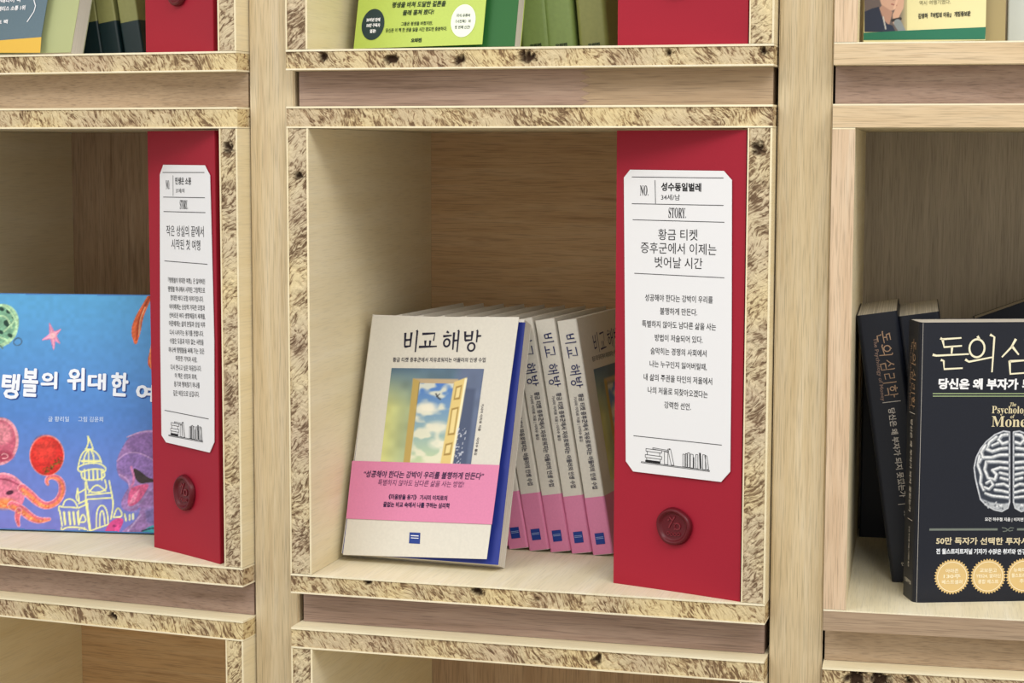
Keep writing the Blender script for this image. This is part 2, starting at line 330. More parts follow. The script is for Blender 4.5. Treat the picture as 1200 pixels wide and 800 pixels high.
# ------------------------------------------------------------------ shelving frame and boxes
W, H, D, T = .38, .3916, .36, .018; PITCH = .4586
def frameM(col):
    if col == 'C': return Matrix.Translation((0, 0, Z0))
    ax, ay, th = {'L': (-.0874, .0097, -.0874), 'R': (.4663, -.0034, .0586)}[col]
    M = Matrix.Translation((ax, ay, Z0)) @ Matrix.Rotation(th, 4, 'Z')
    return M @ Matrix.Translation((-W, 0, 0)) if col == 'L' else M
FM = {c: frameM(c) for c in 'LCR'}
def edge_grid(l0, l1, t0, t1, horiz, knots, seed, rough=1.0):
    """the torn front edge of a board as a displaced grid; returns verts, faces, knot weights"""
    nl = max(8, int((l1-l0)/.0016)); nt = max(5, int((t1-t0)/.0016))
    Lg, Tg = np.meshgrid(np.linspace(l0, l1, nl+1), np.linspace(t0, t1, nt+1))
    n = vnoise(Lg*1000, Tg*1000+Lg*600, 3.0, seed)*1.3-.65+(vnoise(Lg*1000, Tg*1000, 11, seed+50)-.5)
    Yg = .0006+np.maximum(0, n)*.0014*rough; Kg = np.zeros_like(Yg)
    for q, (kl, kt, kr) in enumerate(knots):
        r = np.hypot((Lg-kl)*(.75 if q % 2 else 1), Tg-kt)/kr+.9*(vnoise(Lg*1000, Tg*1000, 2.2, 7+q)-.5)
        Yg += np.where(r < 1, .005*(1-r*r), 0); Kg = np.maximum(Kg, np.clip((1-r)*2.0, 0, 1))
    vs = [(l, y, t) if horiz else (t, y, l) for l, y, t in zip(Lg.ravel().tolist(), Yg.ravel().tolist(), Tg.ravel().tolist())]; kn = Kg.ravel().tolist()
    fs = []
    for j in range(nt):
        for i in range(nl):
            a = j*(nl+1)+i; q = [a, a+1, a+nl+2, a+nl+1]; fs.append(q if horiz else q[::-1])
    return vs, fs, kn
SEED = [0]
def board(name, parent, a, b, horiz, kind, inner, knots=(), outer=None):
    """one board of a box: two face veneers over a core whose front edge is torn (or planed)"""
    SEED[0] += 1; (x0, y0, z0), (x1, y1, z1) = a, b; mb = MB(); vt = .0017
    face = {'h': MV, 'f': MFLOOR, 'v': MVZ}[inner]
    ed = {'chip': MCHIP if horiz else MCHIPZ, 'plane': MEDGE if horiz else MEDGEZ, 'dark': MEDGED}[kind]
    if kind == 'chip':
        if horiz: mb.box((x0, y0-.0002, z1-vt), (x1, y1, z1), 0); mb.box((x0, y0-.0002, z0), (x1, y1, z0+vt*.8), 0); c0, c1 = z0+vt*.8, z1-vt; vs, fs, kn = edge_grid(x0, x1, c0, c1, True, knots, SEED[0])
        else: mb.box((x0, y0-.0002, z0), (x0+vt*.7, y1, z1), 0); mb.box((x1-vt, y0-.0002, z0), (x1, y1, z1), 0); c0, c1 = x0+vt*.7, x1-vt; vs, fs, kn = edge_grid(z0, z1, c0, c1, False, knots, SEED[0])
        if horiz: mb.box((x0+.0002, y0+.0035, c0), (x1-.0002, y1-.0002, c1), 1, skip=('-y',))
        else: mb.box((c0, y0+.0035, z0+.0002), (c1, y1-.0002, z1-.0002), 1, skip=('-y',))
        k = len(mb.v); mb.v += vs; mb.f += [[k+i for i in f] for f in fs]; mb.mi += [1]*len(fs); knv = [0]*k+kn
        if horiz:   # close the core ends behind the torn edge
            for xx in (x0+.0002, x1-.0002): mb.poly([(xx, y0+.0006, c0), (xx, y0+.0036, c0), (xx, y0+.0036, c1), (xx, y0+.0006, c1)], 1); knv += [0]*4
    else:
        mb.box(a, b, 0, skip=('-y',)); e = .0012; mb.box((x0, y0-.0001, z1-e), (x1, y0+.01, z1+.00005), 0)
        mb.poly([(x0, y0, z0), (x1, y0, z0), (x1, y0, z1), (x0, y0, z1)], 1); knv = [0]*len(mb.v)
    me = mb.me(); o = obj(name, me, [face, ed], parent)
    at = me.attributes.new('knot', 'FLOAT', 'POINT'); at.data.foreach_set('value', knv); return o
LOOK = {('C',0): ('chip','chip'), ('L',0): ('chip','chip'), ('R',0): ('plane','plane')}
WHERE = {('L',1): 'top left box, holding the grey-blue book', ('C',1): 'top middle box, holding the lime green book', ('R',1): 'top right box, holding the pale yellow book',
         ('L',0): 'left box around the blue picture book', ('C',0): 'centre box around the white books with pink bands', ('R',0): 'right box around the black books',
         ('L',-1): 'empty box under the left picture book box', ('C',-1): 'empty box under the centre box', ('R',-1): 'empty box under the black books'}
BOX = {}
for col in 'LCR':
    for row in (1, 0, -1):
        Mb = FM[col] @ Matrix.Translation((0, 0, row*PITCH)); tl = .020 if col == 'C' else .018; tr = .020 if col == 'C' else .018
        kind = 'plane' if col == 'R' and row >= 0 else 'chip'
        e = empty('shelf_box', Mb, ('pale plywood ' if kind == 'plane' else 'rough edged plywood ')+WHERE[col, row], 'shelf box', 'plywood boxes set in the shelf frame'); BOX[col, row] = e
        kb = []; kt = []
        if (col, row) == ('C', 1): kb = [(.014, -.0075, .0045), (.075, -.009, .005), (.135, -.010, .005), (.195, -.0085, .0065), (.315, -.006, .0035), (.392, -.006, .004)]
        if (col, row) == ('C', 0): kb = [(.052, -.003, .004), (.152, -.006, .0045), (.205, -.009, .002)]
        if (col, row) == ('C', -1): kt = [(.258, H+.009, .0050)]
        if (col, row) == ('L', -1): kt = [(.262, H+.0105, .0042)]
        if (col, row) == ('R', -1): kt = [(.010, H+.009, .011), (.028, H+.009, .009), (.052, H+.01, .004)]
        board('top_board', e, (-tl, 0, H), (W+tr, D, H+.0185), True, kind, 'h', kt)
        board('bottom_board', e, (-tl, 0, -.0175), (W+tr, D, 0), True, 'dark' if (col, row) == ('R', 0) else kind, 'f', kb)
        board('side_board', e, (-tl, 0, .0003), (0, D, H-.0003), False, kind, 'v', [(.35, -.01, .004)] if col == 'C' else [])
        board('side_board', e, (W, 0, .0003), (W+tr, D, H-.0003), False, kind, 'v', [(.375, W+.008, .006)] if col != 'R' and row == 0 else [])
        mb = MB(); mb.box((0, D-.012, .0001), (W, D, H-.0001))
        bm_ = MBACKG if col == 'R' else (MBACKZ if (col, row) in (('L', 0), ('C', -1)) else MBACKX)
        obj('back_panel', mb.me(), bm_, e)
fr = empty('shelving_unit', Matrix.Translation((0, .02, 0)), 'curved shelving of pale pine posts with brown cross rails between the boxes', 'shelving')
def world_pt(col, x, y): v = FM[col] @ Vector((x, y, 0)); return (v.x, v.y-.02)
def post(p0, p1, q1, q0):
    mb = MB(); mb.prism([p0, p1, q1, q0], .0, 2.25); me = bevel_me(mb.me(), .0012, 2); return obj('post', me, MPOST, fr)
y_, y2 = .0215, .075
post(world_pt('L', W+.0190, y_), world_pt('C', -.0212, y_), world_pt('C', -.0212, y2), world_pt('L', W+.0190, y2))
post(world_pt('C', W+.0213, y_), world_pt('R', -.0192, y_), world_pt('R', -.0192, y2), world_pt('C', W+.0213, y2))
post(world_pt('L', -.066, y_), world_pt('L', -.0192, y_), world_pt('L', -.0192, y2), world_pt('L', -.066, y2))
post(world_pt('R', W+.0190, y_), world_pt('R', W+.066, y_), world_pt('R', W+.066, y2), world_pt('R', W+.0190, y2))
def rail(col, row, x0, x1, joint=None):
    zt = Z0+row*PITCH-.0177; zb = zt-.0305; M = FM[col]; segs = [(x0, x1, MRAIL)]
    def loc(x, y): v = M @ Vector((x, y, 0)); return Vector((v.x, v.y-.02, 0))
    def zig(x, n=9):
        return [(x+(.004 if i % 2 else -.004), zb+(zt-zb)*i/n) for i in range(n+1)]
    parts = []
    if joint: parts = [([(x0, zb)]+zig(joint)+[(x0, zt)], MRAIL), ([(x1, zb), (x1, zt)]+zig(joint+.0002)[::-1], MRAIL2)]
    else: parts = [([(x0, zb), (x1, zb), (x1, zt), (x0, zt)], MRAIL2 if (col, row) in (('R', 0), ('L', 1)) else MRAIL)]
    for pts, m in parts:
        mb = MB(); n = len(pts); f = [loc(x, .0235)+Vector((0, 0, z)) for x, z in pts]; b = [loc(x, .06)+Vector((0, 0, z)) for x, z in pts]
        mb.v = [tuple(q) for q in f+b]; mb.f = [list(range(n)), list(range(n, 2*n))[::-1]]+[[(i+1) % n, i, n+i, n+(i+1) % n] for i in range(n)]; mb.mi = [0]*(n+2)
        obj('rail', mb.me(), m, fr)
for col in 'LCR':
    for row in (2, 1, 0, -1):
        rail(col, row, -.0172, W+.0168, joint=.239 if (col, row) == ('C', 1) else None)

# ------------------------------------------------------------------ books
def wrap(w, t, c, r, z0, z1, x_in=0.0, front=True, back=True, hard=False, seg=5):
    """cover sheet folded round the block: front at y=0 (faces -y), spine at x=0, back at y=t; thickness c outwards"""
    def path(o):
        R = r+o; p = []
        if front: p.append((w, -o))
        for i in range(seg+1): a = -math.pi/2-i*math.pi/2/seg; p.append((r+R*math.cos(a), r+R*math.sin(a)))
        for i in range(seg+1): a = math.pi-i*math.pi/2/seg; p.append((r+R*math.cos(a), t-r+R*math.sin(a)))
        if back: p.append((w, t+o))
        return p
    a = path(x_in); b = path(x_in+c); n = len(a); mb = MB()
    mb.v = [(x, y, z) for z in (z0, z1) for pp in (a, b) for x, y in pp]
    ia = lambda i, s, h: h*2*n+s*n+i
    for i in range(n-1):
        mb.f += [[ia(i,1,0), ia(i,1,1), ia(i+1,1,1), ia(i+1,1,0)], [ia(i,0,0), ia(i+1,0,0), ia(i+1,0,1), ia(i,0,1)],
                 [ia(i,0,1), ia(i+1,0,1), ia(i+1,1,1), ia(i,1,1)], [ia(i,0,0), ia(i,1,0), ia(i+1,1,0), ia(i+1,0,0)]]
    for i in (0, n-1): mb.f.append([ia(i,0,0), ia(i,0,1), ia(i,1,1), ia(i,1,0)])
    mb.mi = [0]*len(mb.f); return mb.me()
def block(w, t, h, z0=.0, m=.0003, r=0.0):
    mb = MB(); mb.box((m+r*.35, m, z0+.0002), (w-.0004, t-m, z0+h-.0004)); return mb.me()
def book(M, label, group, w, h, t, mat, c=.0005, r=.0012, front=True, mpage=None, name='book', cat='book'):
    e = empty(name, M, label, cat, group)
    cov = obj('cover', wrap(w, t, c, r, 0, h, front=front), mat, e); obj('page_block', block(w, t, h, r=r), mpage or MPAGE, e)
    return e, cov
def bookM(base, x, y, z, yaw=0.0, lean=0.0, roll=0.0):
    """yaw about z, then lean back about the bottom edge, then roll in the plane of the cover"""
    return base @ Matrix.Translation((x, y, z)) @ Matrix.Rotation(yaw, 4, 'Z') @ Matrix.Rotation(-lean, 4, 'X') @ Matrix.Rotation(roll, 4, 'Y')
def surf_local(M, o, u, v, parent):
    R = M.to_3x3(); return Surf(M @ Vector(o), R @ Vector(u), R @ Vector(v), parent, M)
MC = plain('d2cdc1', .5, .35, .03, 400, 'ivory_cover'); MPINK = plain('d480a4', .5, .35, .03, 600, 'pink_band'); MBLUE = plain('1f2f86', .45, .35, 0, 0, 'blue_endpaper')
INK = plain('1d1a2e', .6); INKB = plain('232a5c', .6); GREY = plain('4b4a55', .6); LOGO = plain('1e3a86', .5); WHT = plain('e9e9ee', .5)

# --- row of white paperbacks with pink bands, spines to the front
hB, tB, wB = .2195, .0185, .150
SY = .1475
def spineM(base, x, y, rollang, z=0.0):
    """spine faces the front, front cover to the right, leaning left by rollang about its lower left edge"""
    return base @ Matrix.Translation((x, y, z)) @ Matrix.Rotation(-math.radians(6), 4, 'Z') @ Matrix.Rotation(-rollang, 4, 'Y') @ Matrix.Rotation(math.pi/2, 4, 'Z') @ Matrix.Translation((0, -tB, 0))
rl0 = math.asin(.0366/.2175)
M0 = spineM(FM['C'], .2213, SY, rl0)
S1, cov = book(M0, 'white paperback with pink band, spine out, nearest the red card', 'white paperbacks with pink bands', wB, hB, tB, MC)
band = obj('paper_band', wrap(wB, tB, .0003, .0014, .0005, .054, x_in=.0006), MPINK, S1)
sp = surf_local(M0, (-.0009, tB, 0), (0, -1, 0), (0, 0, 1), cov)     # looking at the spine: u to the right, v up
# the spine title, turned clockwise: line runs downwards, glyph tops to the right
mb = MB()
for ch, (a, b) in zip('비교해방', ((.0125, .0225), (.0245, .0355), (.0415, .0515), (.0530, .0635))):
    glyph(mb, ch, (.0155, hB-a), (0, -(b-a)), (-.0110, 0), .00095)
sp.emit('title_lettering', mb, INKB, .0002, cov)
mb = MB(); text(mb, '황금 티켓 증후군에서 자유로워지는 아들러의 인생 수업', (.0092, hB-.069), (.0092, hB-.158), .0054, .02); text(mb, '기시미 이치로 지음 | 이지수 옮김', (.0040, hB-.071), (.0036, hB-.113), .0036, .012)
sp.emit('subtitle_lettering', mb, GREY, .0002, cov)
sb = surf_local(M0, (-.0012, tB, 0), (0, -1, 0), (0, 0, 1), band)
mb = MB(); mb.poly([(.0045, .010, 0), (.0135, .010, 0), (.0135, .0205, 0), (.0045, .0205, 0)]); lg = sb.emit('publisher_logo', mb, LOGO, .0002, band)
mb = MB()
for k in (0, 1): mb.poly([(.0053, .0164-.0013*k, 0), (.0127, .0164-.0013*k, 0), (.0127, .0169-.0013*k, 0), (.0053, .0169-.0013*k, 0)])
sb.emit('logo_lines', mb, plain('8fa0c8', .5), .0003, band)
# its front cover, seen obliquely on the last book of the row
fc = surf_local(M0, (0, -.0005, 0), (1, 0, 0), (0, 0, 1), cov)
mb = MB()
for k, ch in enumerate('비교해방'): glyph(mb, ch, (.034+.0195*k+(.004 if k > 1 else 0), hB-.017), (.017, 0), (0, -.019), .0014)
fc.emit('title_lettering', mb, INKB, .0002, cov)
mb = MB(); text(mb, '황금 티켓 증후군에서 자유로워지는 아들러의 인생 수업', (.025, hB-.043), (.122, hB-.043), .005, .012); fc.emit('subtitle_lettering', mb, GREY, .0002, cov)
def door_picture(cv):
    """an open panelled door in a wall, blue sky and clouds beyond; u, v run 0..1"""
    X, Y = cv.X, cv.Y; n = vnoise(X*100, Y*100, 9, 3)
    wallc = np.stack([.80-.45*np.clip(X*1.5, 0, 1)+.0*Y, .80-.35*np.clip(X*1.4, 0, 1), .52+.0*X], -1)
    t = np.clip((.42-Y)/.42, 0, 1)[..., None]; cv.c = wallc*(1-t)+np.array((.32, .42, .50))*t
    r = np.clip((X-.68)/.1, 0, 1)[..., None]; cv.c = cv.c*(1-r)+np.array((.36, .41, .52))*r
    cv.c *= (.93+.14*n)[..., None]
    cv.poly([(.73, .2), (.94, .21), (.95, 1), (.70, 1)], '3f4a66', .75, .03)
    cv.poly([(.25, .11), (.74, .11), (.74, .16), (.25, .16)], 'b59f7e', soft=.012); cv.poly([(.25, .11), (.32, .13), (.335, 1.02), (.255, 1.02)], 'b59a55', soft=.012); cv.line([(.325, .15), (.34, 1)], .008, '7d6a40', soft=.01)
    X0, Y0 = .33, .16; m = (X > .332+.0*Y) & (X < .70) & (Y > .16); g = np.clip((Y-.16)/.84, 0, 1)[..., None]
    sky = np.array((.28, .46, .74))*(1-g)+np.array((.74, .80, .62))*g; cl = np.clip((vnoise(X*100, Y*160, 14, 5)+.5*vnoise(X*100, Y*160, 6, 6)-.72-.25*np.clip(.35-Y, 0, 1)*2)*4, 0, 1)[..., None]
    sky = sky*(1-cl*.85)+np.array((.88, .86, .76))*cl*.85; cv.c = np.where(m[..., None], sky, cv.c)
    cv.blob(.45, .42, .10, .055, 'e6e0cb', soft=.05, k=.9); cv.blob(.58, .62, .12, .06, 'ddd9c4', soft=.05, k=.8); cv.blob(.6, .79, .08, .05, 'e3dec8', soft=.05, k=.8)
    cv.line([(.52, .27), (.55, .31), (.575, .325)], .014, '2b2f38', soft=.01); cv.line([(.53, .30), (.56, .27)], .008, '2b2f38', soft=.01)
    cv.poly([(.70, .14), (.83, .09), (.80, 1.02), (.665, 1.02)], 'd9bf78', soft=.01); cv.poly([(.81, .10), (.835, .10), (.80, 1.02), (.775, 1.02)], 'efe4bd', soft=.01)
    for a, b, c, d in ((.725, .19, .79, .33), (.71, .42, .785, .70), (.695, .79, .77, .91)):
        cv.poly([(a, b), (c, b-.02), (c-.005, d-.01), (a-.005, d)], '9a7c3c', soft=.01); cv.poly([(a+.012, b+.015), (c-.012, b), (c-.017, d-.03), (a+.007, d-.02)], 'e3cd8c', soft=.01)
    sp_ = (vnoise(X*100, Y*100, 1.6, 9) > .72) & (X > .80) & (X < .90) & (Y > .62); cv.put(sp_*.8, 'c9ccd6')
def pic(S, mapf, step, name, parent, fn=door_picture, off=.0002):
    cv = Canvas(0, 0, 1, 1, step); fn(cv); return cv.emit(name, S, off, parent, mapf)
pic(fc, lambda X, Y: (.024+.098*X, hB-.050-.105*Y), .02, 'cover_picture', cov)
words = {1: 'second', 2: 'third', 3: 'fourth'}
for i in range(1, 9):
    o = copy_tree(S1); r = math.asin((.0366+.0008*i)/.2175); o.matrix_world = spineM(FM['C'], .2213-.0205*i, SY+(.0007*i if i < 4 else .004), r)
    if i < 4: o['label'] = 'white paperback with pink band, spine out, %s spine from the red card' % words[i]
    elif i == 4: o['label'] = 'white paperback, spine out, partly covered by the blue edged standing book'
    else: o['label'] = 'white paperback behind the front book, only its top corner showing, %s from the left' % {8: 'first', 7: 'second', 6: 'third', 5: 'fourth'}[i]

# --- the front white book, cover slightly lifted off its blue endpaper
lean = math.radians(19.45); z_l = .0072; tf = .0205
bl = FM['C'] @ Vector((.0054, .0605, z_l)); uv = Vector((.9981, -.0616, 0)).normalized(); vv = Vector((.0616*math.sin(lean), .9981*math.sin(lean), math.cos(lean))).normalized(); nb = uv.cross(vv)
MF = Matrix((uv, -nb, vv)).transposed().to_4x4(); MF.translation = bl
F = empty('book', MF, 'white paperback facing front with open door picture and pink band, blue endpaper showing', 'book')
fcov = obj('back_cover', wrap(.1505, tf, .0005, .0012, 0, .2255, front=False), MC, F); obj('page_block', block(.1505, tf, .2255), MPAGE, F)
mb = MB(); mb.box((.001, -.0006, .0002), (.1515, -.0001, .2223)); obj('endpaper', mb.me(), MBLUE, F)
op = math.radians(2.6); R = MF.to_3x3(); S = Surf(MF @ Vector((0, -.0008, 0)), R @ Vector((math.cos(op), -math.sin(op), 0)), R @ Vector((0, 0, 1)), None, MF)
q = [S.px(*p) for p in ((402, 650), (570.5, 655), (608.5, 371.5), (437, 371))]; mb = MB()
for off in (0, .0005): mb.v += [tuple(S.w(a, b, off)) for a, b in q]
mb.f = [[3,2,1,0],[4,5,6,7],[0,1,5,4],[1,2,6,5],[2,3,7,6],[3,0,4,7]]; mb.mi = [0]*6; fcv = obj('front_cover', mb.me(), MC, F); S.parent = fcv
mb = MB(); gpx(mb, S, '비', 474, 387, 492, 412.5, 2.1); gpx(mb, S, '교', 493, 389, 514, 409, 2.1); gpx(mb, S, '해', 520, 387, 540, 412.5, 2.1); gpx(mb, S, '방', 544, 387, 565, 411.5, 2.1)
S.emit('title_lettering', mb, INK, .0008)
mb = MB(); tpx(mb, S, '황금 티켓 증후군에서 자유로워지는 아들러의 인생 수업', 460.5, 424.3, 569, 424.6, 5.6, .012)
a = S.px(564.5, 473); b = S.px(560.5, 505); text(mb, '기시미 이치로 지음', a, b, .0026, .014); a = S.px(559, 512.6); b = S.px(556, 533); text(mb, '이지수 옮김', a, b, .0026, .014)
S.emit('subtitle_lettering', mb, INK, .0008)
c4 = [S.px(*p) for p in ((459.3, 431.3), (567.6, 432.3), (552, 545.5), (446.5, 540.6))]
def bil(X, Y, c=c4):
    c = np.array(c); P = ((c[0]*1)[None]*((1-X)*(1-Y))[:, None]+c[1][None]*(X*(1-Y))[:, None]+c[2][None]*(X*Y)[:, None]+c[3][None]*((1-X)*Y)[:, None]); return P[:, 0], P[:, 1]
pic(S, bil, .0085, 'cover_picture', fcv, off=.0008)
mb = MB(); qb = [S.px(*p) for p in ((406.3, 607.6), (577, 614.5), (586, 545), (413.4, 540))]
for off in (.0009, .0013): mb.v += [(*x, off) for x in qb]
me = mesh([S.w(v[0], v[1], v[2]) for v in mb.v], [[3,2,1,0],[4,5,6,7],[0,1,5,4],[1,2,6,5],[2,3,7,6],[3,0,4,7]]); bnd = obj('paper_band', me, MPINK, F)
mb = MB(); tpx(mb, S, '“성공해야 한다는 강박이 우리를 불행하게 만든다”', 426, 559.4, 566.5, 562.3, 8.2, .018, .15); S.emit('band_lettering', mb, plain('2a1440', .6), .0016, bnd)
mb = MB(); tpx(mb, S, '특별하지 않아도 남다른 삶을 사는 방법!', 443, 568.8, 543.5, 571.3, 7.2, .0, .15); S.emit('band_lettering', mb, plain('5a2c58', .6), .0016, bnd)
mb = MB(); tpx(mb, S, '《미움받을 용기》 기시미 이치로의', 456, 585.2, 524.5, 587, 6.4, .03); tpx(mb, S, '끝없는 비교 속에서 나를 구하는 심리학', 449.6, 594.2, 527.6, 596, 6.4, .03); S.emit('band_lettering', mb, plain('2a1440', .6), .0016, bnd)
mb = MB(); mb.poly([(*S.px(*p), 0) for p in ((479.6, 636.5), (492.4, 637.2), (493, 624.2), (480.4, 623.6))]); S.emit('publisher_logo', mb, LOGO, .0008, fcv)
mb = MB(); lpx(mb, S, [(482, 627.5), (491, 628)], 1.0); lpx(mb, S, [(482, 630.2), (491, 630.7)], .8); S.emit('logo_lines', mb, WHT, .0010, fcv)

# ------------------------------------------------------------------ red story cards
def card(col, row, A, B, h, label, depth=.10):
    base = FM[col] @ Matrix.Translation((0, 0, row*PITCH)); a = base @ Vector((A[0], A[1], .0001)); b = base @ Vector((B[0], B[1], .0001)); u = (b-a).normalized(); wd = (b-a).length
    Mc = Matrix((u, Vector((-u.y, u.x, 0)), Vector((0, 0, 1)))).transposed().to_4x4(); Mc.translation = a
    e = empty('story_card', Mc, label, 'display card', 'tall red story cards')
    mb = MB(); n = 12; vs = []
    for j in range(2):
        for i in range(n+1):
            x = wd*i/n; vs += [(x, j*.0011+.0012*math.sin(math.pi*i/n), 0), (x, j*.0011+.0012*math.sin(math.pi*i/n), h)]
    mb.v = vs; o_ = 2*(n+1)
    for i in range(n): a0 = 2*i; mb.f += [[a0, a0+2, a0+3, a0+1], [o_+a0, o_+a0+1, o_+a0+3, o_+a0+2], [a0+1, a0+3, o_+a0+3, o_+a0+1], [a0, o_+a0, o_+a0+2, a0+2]]
    mb.f += [[0, 1, o_+1, o_], [2*n, o_+2*n, o_+2*n+1, 2*n+1]]; mb.mi = [0]*len(mb.f); fp = obj('front_panel', mb.me(), MRED, e)
    # the return that runs back along the box's side wall
    r = Mc.inverted() @ (base @ Vector((W-.0015, B[1]+depth, .0001))); mb = MB(); p0 = Vector((wd+.0001, .0002, 0)); p1 = Vector((r.x, r.y, 0)); nn = Vector((-(p1-p0).y, (p1-p0).x, 0)).normalized()*.0011
    mb.prism([tuple(p0[:2]), tuple(p1[:2]), tuple((p1+nn)[:2]), tuple((p0+nn)[:2])], 0, h); obj('side_panel', mb.me(), MRED, e)
    return e, Mc, wd
def seal(e, Mc, cx, cz, rx, rz):
    vs = []; fs = []; prof = [(0, .0014), (.66, .0014), (.74, .0016), (.79, .0034), (.86, .0042), (.93, .0040), (.99, .0026), (1.03, .0)]; n = 40
    for i in range(n):
        a = 2*math.pi*i/n; wob = 1+.018*math.sin(3*a+1)+.012*math.sin(5*a)
        for r, z in prof: vs.append((cx+rx*r*wob*math.cos(a), -z-.0002, cz+rz*r*wob*math.sin(a)))
    m = len(prof)
    for i in range(n):
        j = (i+1) % n
        for k in range(m-1): fs.append([i*m+k, j*m+k, j*m+k+1, i*m+k+1][::-1])
    s = obj('wax_seal', mesh(vs, fs), MWAX, e, True); Sx = surf_local(Mc, (cx, -.0014, cz), (1, 0, 0), (0, 0, 1), s)
    mb = MB(); r = rx*.62
    for pts in ([(-.35, .75), (-.1, .45), (-.3, .1)], [(.1, .8), (-.1, .45)], [(-.5, .45), (-.35, .55)], [(.1, .3), (.1, -.25)], circ(.32, .05, .25, 12), [(-.3, .1), (-.4, -.15)]):
        mb.strip([(p[0]*r*1.1, p[1]*r*1.1*rz/rx) for p in pts], .0011)
    for k in range(4): mb.strip([(p[0], p[1]) for p in circ((-.5+.33*k)*r, (-.68+(.06 if k in (0, 3) else 0))*r*rz/rx, .13*r, 8)], .0006)
    lo = [Sx.w(v[0]*1.0, v[1], -.0002) for v in mb.v]; hi = [Sx.w(v[0], v[1], .0010) for v in mb.v]; k = len(lo); fs = []
    for f in mb.f:
        fs.append([k+i for i in f]); n = len(f)
        for i in range(n): fs.append([f[i], f[(i+1) % n], k+f[(i+1) % n], k+f[i]])
    me = mesh(lo+hi, fs)
    obj('seal_emblem', me, plain('741522', .33, .5), s); return s
def doodle(mb, S, P):
    """line drawing of books on a shelf; P maps drawing units to photo pixels"""
    def L(pts, wd=.7): lpx(mb, S, [P(*p) for p in pts], wd)
    def quad(a, b, c, d, wd=.6): L([a, b], wd); L([b, c], wd); L([c, d], wd); L([d, a], wd)
    quad((0, 90), (100, 90), (100, 96), (0, 96))
    quad((7, 10), (30, 10), (30, 25), (7, 25)); quad((9, 25), (27, 25), (27, 45), (9, 45)); quad((6, 45), (30, 45), (30, 62), (6, 62)); quad((8, 62), (28, 62), (28, 76), (8, 76)); L([(6, 82), (28, 82)], 2.4)
    quad((17, 0), (40, 4), (40, 12), (17, 8)); quad((34, 14), (39, 14), (39, 88), (34, 88)); quad((39, -4), (43, -6), (48, 86), (44, 88)); L([(41, 0), (42, -8)], 1.2)
    for x0, x1, t in ((61, 64, 14), (65, 67, 8), (68, 71, 2), (72, 76, 8), (80, 83, 6), (90, 94, 2)): quad((x0, t), (x1, t), (x1, 88), (x0, 88))
    L([(77, 25), (77, 88)], 1.0); L([(86, -6), (87, 86)], 2.2); quad((93, 6), (96, 6), (99, 86), (96, 87))
E, Mc, wd = card('C', 0, (.2629, .0416), (.3785, .0027), .3896, 'tall red story card beside the white paperbacks, title about a golden ticket')
seal_at = lambda S, x, y, rx, ry: (*S.px(x, y), abs(S.px(x+rx, y)[0]-S.px(x-rx, y)[0])/2, abs(S.px(x, y+ry)[1]-S.px(x, y-ry)[1])/2)
S = surf_local(Mc, (0, -.0004, 0), (1, 0, 0), (0, 0, 1), E)
def label_sheet(S, pts, e):
    q = [S.px(*p) for p in pts]; n = len(q); vs = [S.w(a, b, .0001) for a, b in q]+[S.w(a, b, .0007) for a, b in q]
    fs = [list(range(n, 2*n)), list(range(n))[::-1]]+[[i, (i+1) % n, n+(i+1) % n, n+i] for i in range(n)]; return obj('paper_label', mesh(vs, fs), MPAPER, e)
lb = label_sheet(S, [(742.3, 552), (733.8, 540), (733, 400), (731.6, 208), (738.8, 198.8), (848.5, 200.2), (858, 211), (857.6, 400), (856, 552.5), (845.4, 564.4)][::-1], E)
BLK = plain('17171a', .6)
mb = MB()
for p in (((741, 207.2), (848.5, 208.5)), ((768.2, 211), (768.8, 238.7)), ((741, 238.5), (848.5, 240.6)), ((742, 257.3), (849.4, 260.3)), ((744, 320), (849.4, 325.3)), ((743, 510.2), (846.4, 521.2))): lpx(mb, S, p, .75)
S.emit('ruled_lines', mb, BLK, .0009, lb)
mb = MB()
for a in (('𝐍𝐎.', 750.5, 229, 760.3, 229.3, 12, 0), ('성수동일벌레', 775.3, 223.6, 822.2, 224.6, 10, .03), ('34세/남', 775.3, 234.4, 797.3, 234.7, 7, 0), ('𝐒𝐓𝐎𝐑𝐘.', 784, 255.1, 804.5, 255.6, 12, 0),
          ('황금 티켓', 772, 281, 818, 281.8, 13, .0), ('증후군에서 이제는', 751.5, 296.3, 840, 299, 13, .0), ('벗어날 시간', 768, 313.3, 823.7, 315.3, 13, .0)): tpx(mb, S, *a)
S.emit('heading_lettering', mb, BLK, .0009, lb)
mb = MB()
for a in (('성공해야 한다는 강박이 우리를', 756.5, 352.4, 835.8, 355.4), ('불행하게 만든다.', 774, 368.3, 817.7, 370), ('특별하지 않아도 남다른 삶을 사는', 753, 383, 839.6, 387.2), ('방법이 저술되어 있다.', 768, 399.3, 824, 402.2),
          ('숨막히는 경쟁의 사회에서', 763, 414.8, 828.4, 418.2), ('나는 누구인지 잃어버릴때,', 762, 430, 828.8, 434.2), ('내 삶의 주권을 타인의 저울에서', 755, 445.3, 835, 450.9), ('나의 저울로 되찾아오겠다는', 759.7, 460.5, 829.9, 466.4), ('강력한 선언.', 779, 478, 810.3, 480.6)): tpx(mb, S, *a, 8.2, .006)
S.emit('body_lettering', mb, BLK, .0009, lb)
mb = MB(); doodle(mb, S, lambda x, y: (752+.80*x, 522.5+.2*y+.105*x)); S.emit('shelf_drawing', mb, BLK, .0009, lb)
seal(E, Mc, *seal_at(S, 790.3, 616.5, 20.0, 21.5))
E2 = copy_tree(E); E2.matrix_world = Matrix.Translation((0, 0, PITCH)) @ Mc; E2['label'] = 'tall red story card in the top middle box, beside the olive spines'
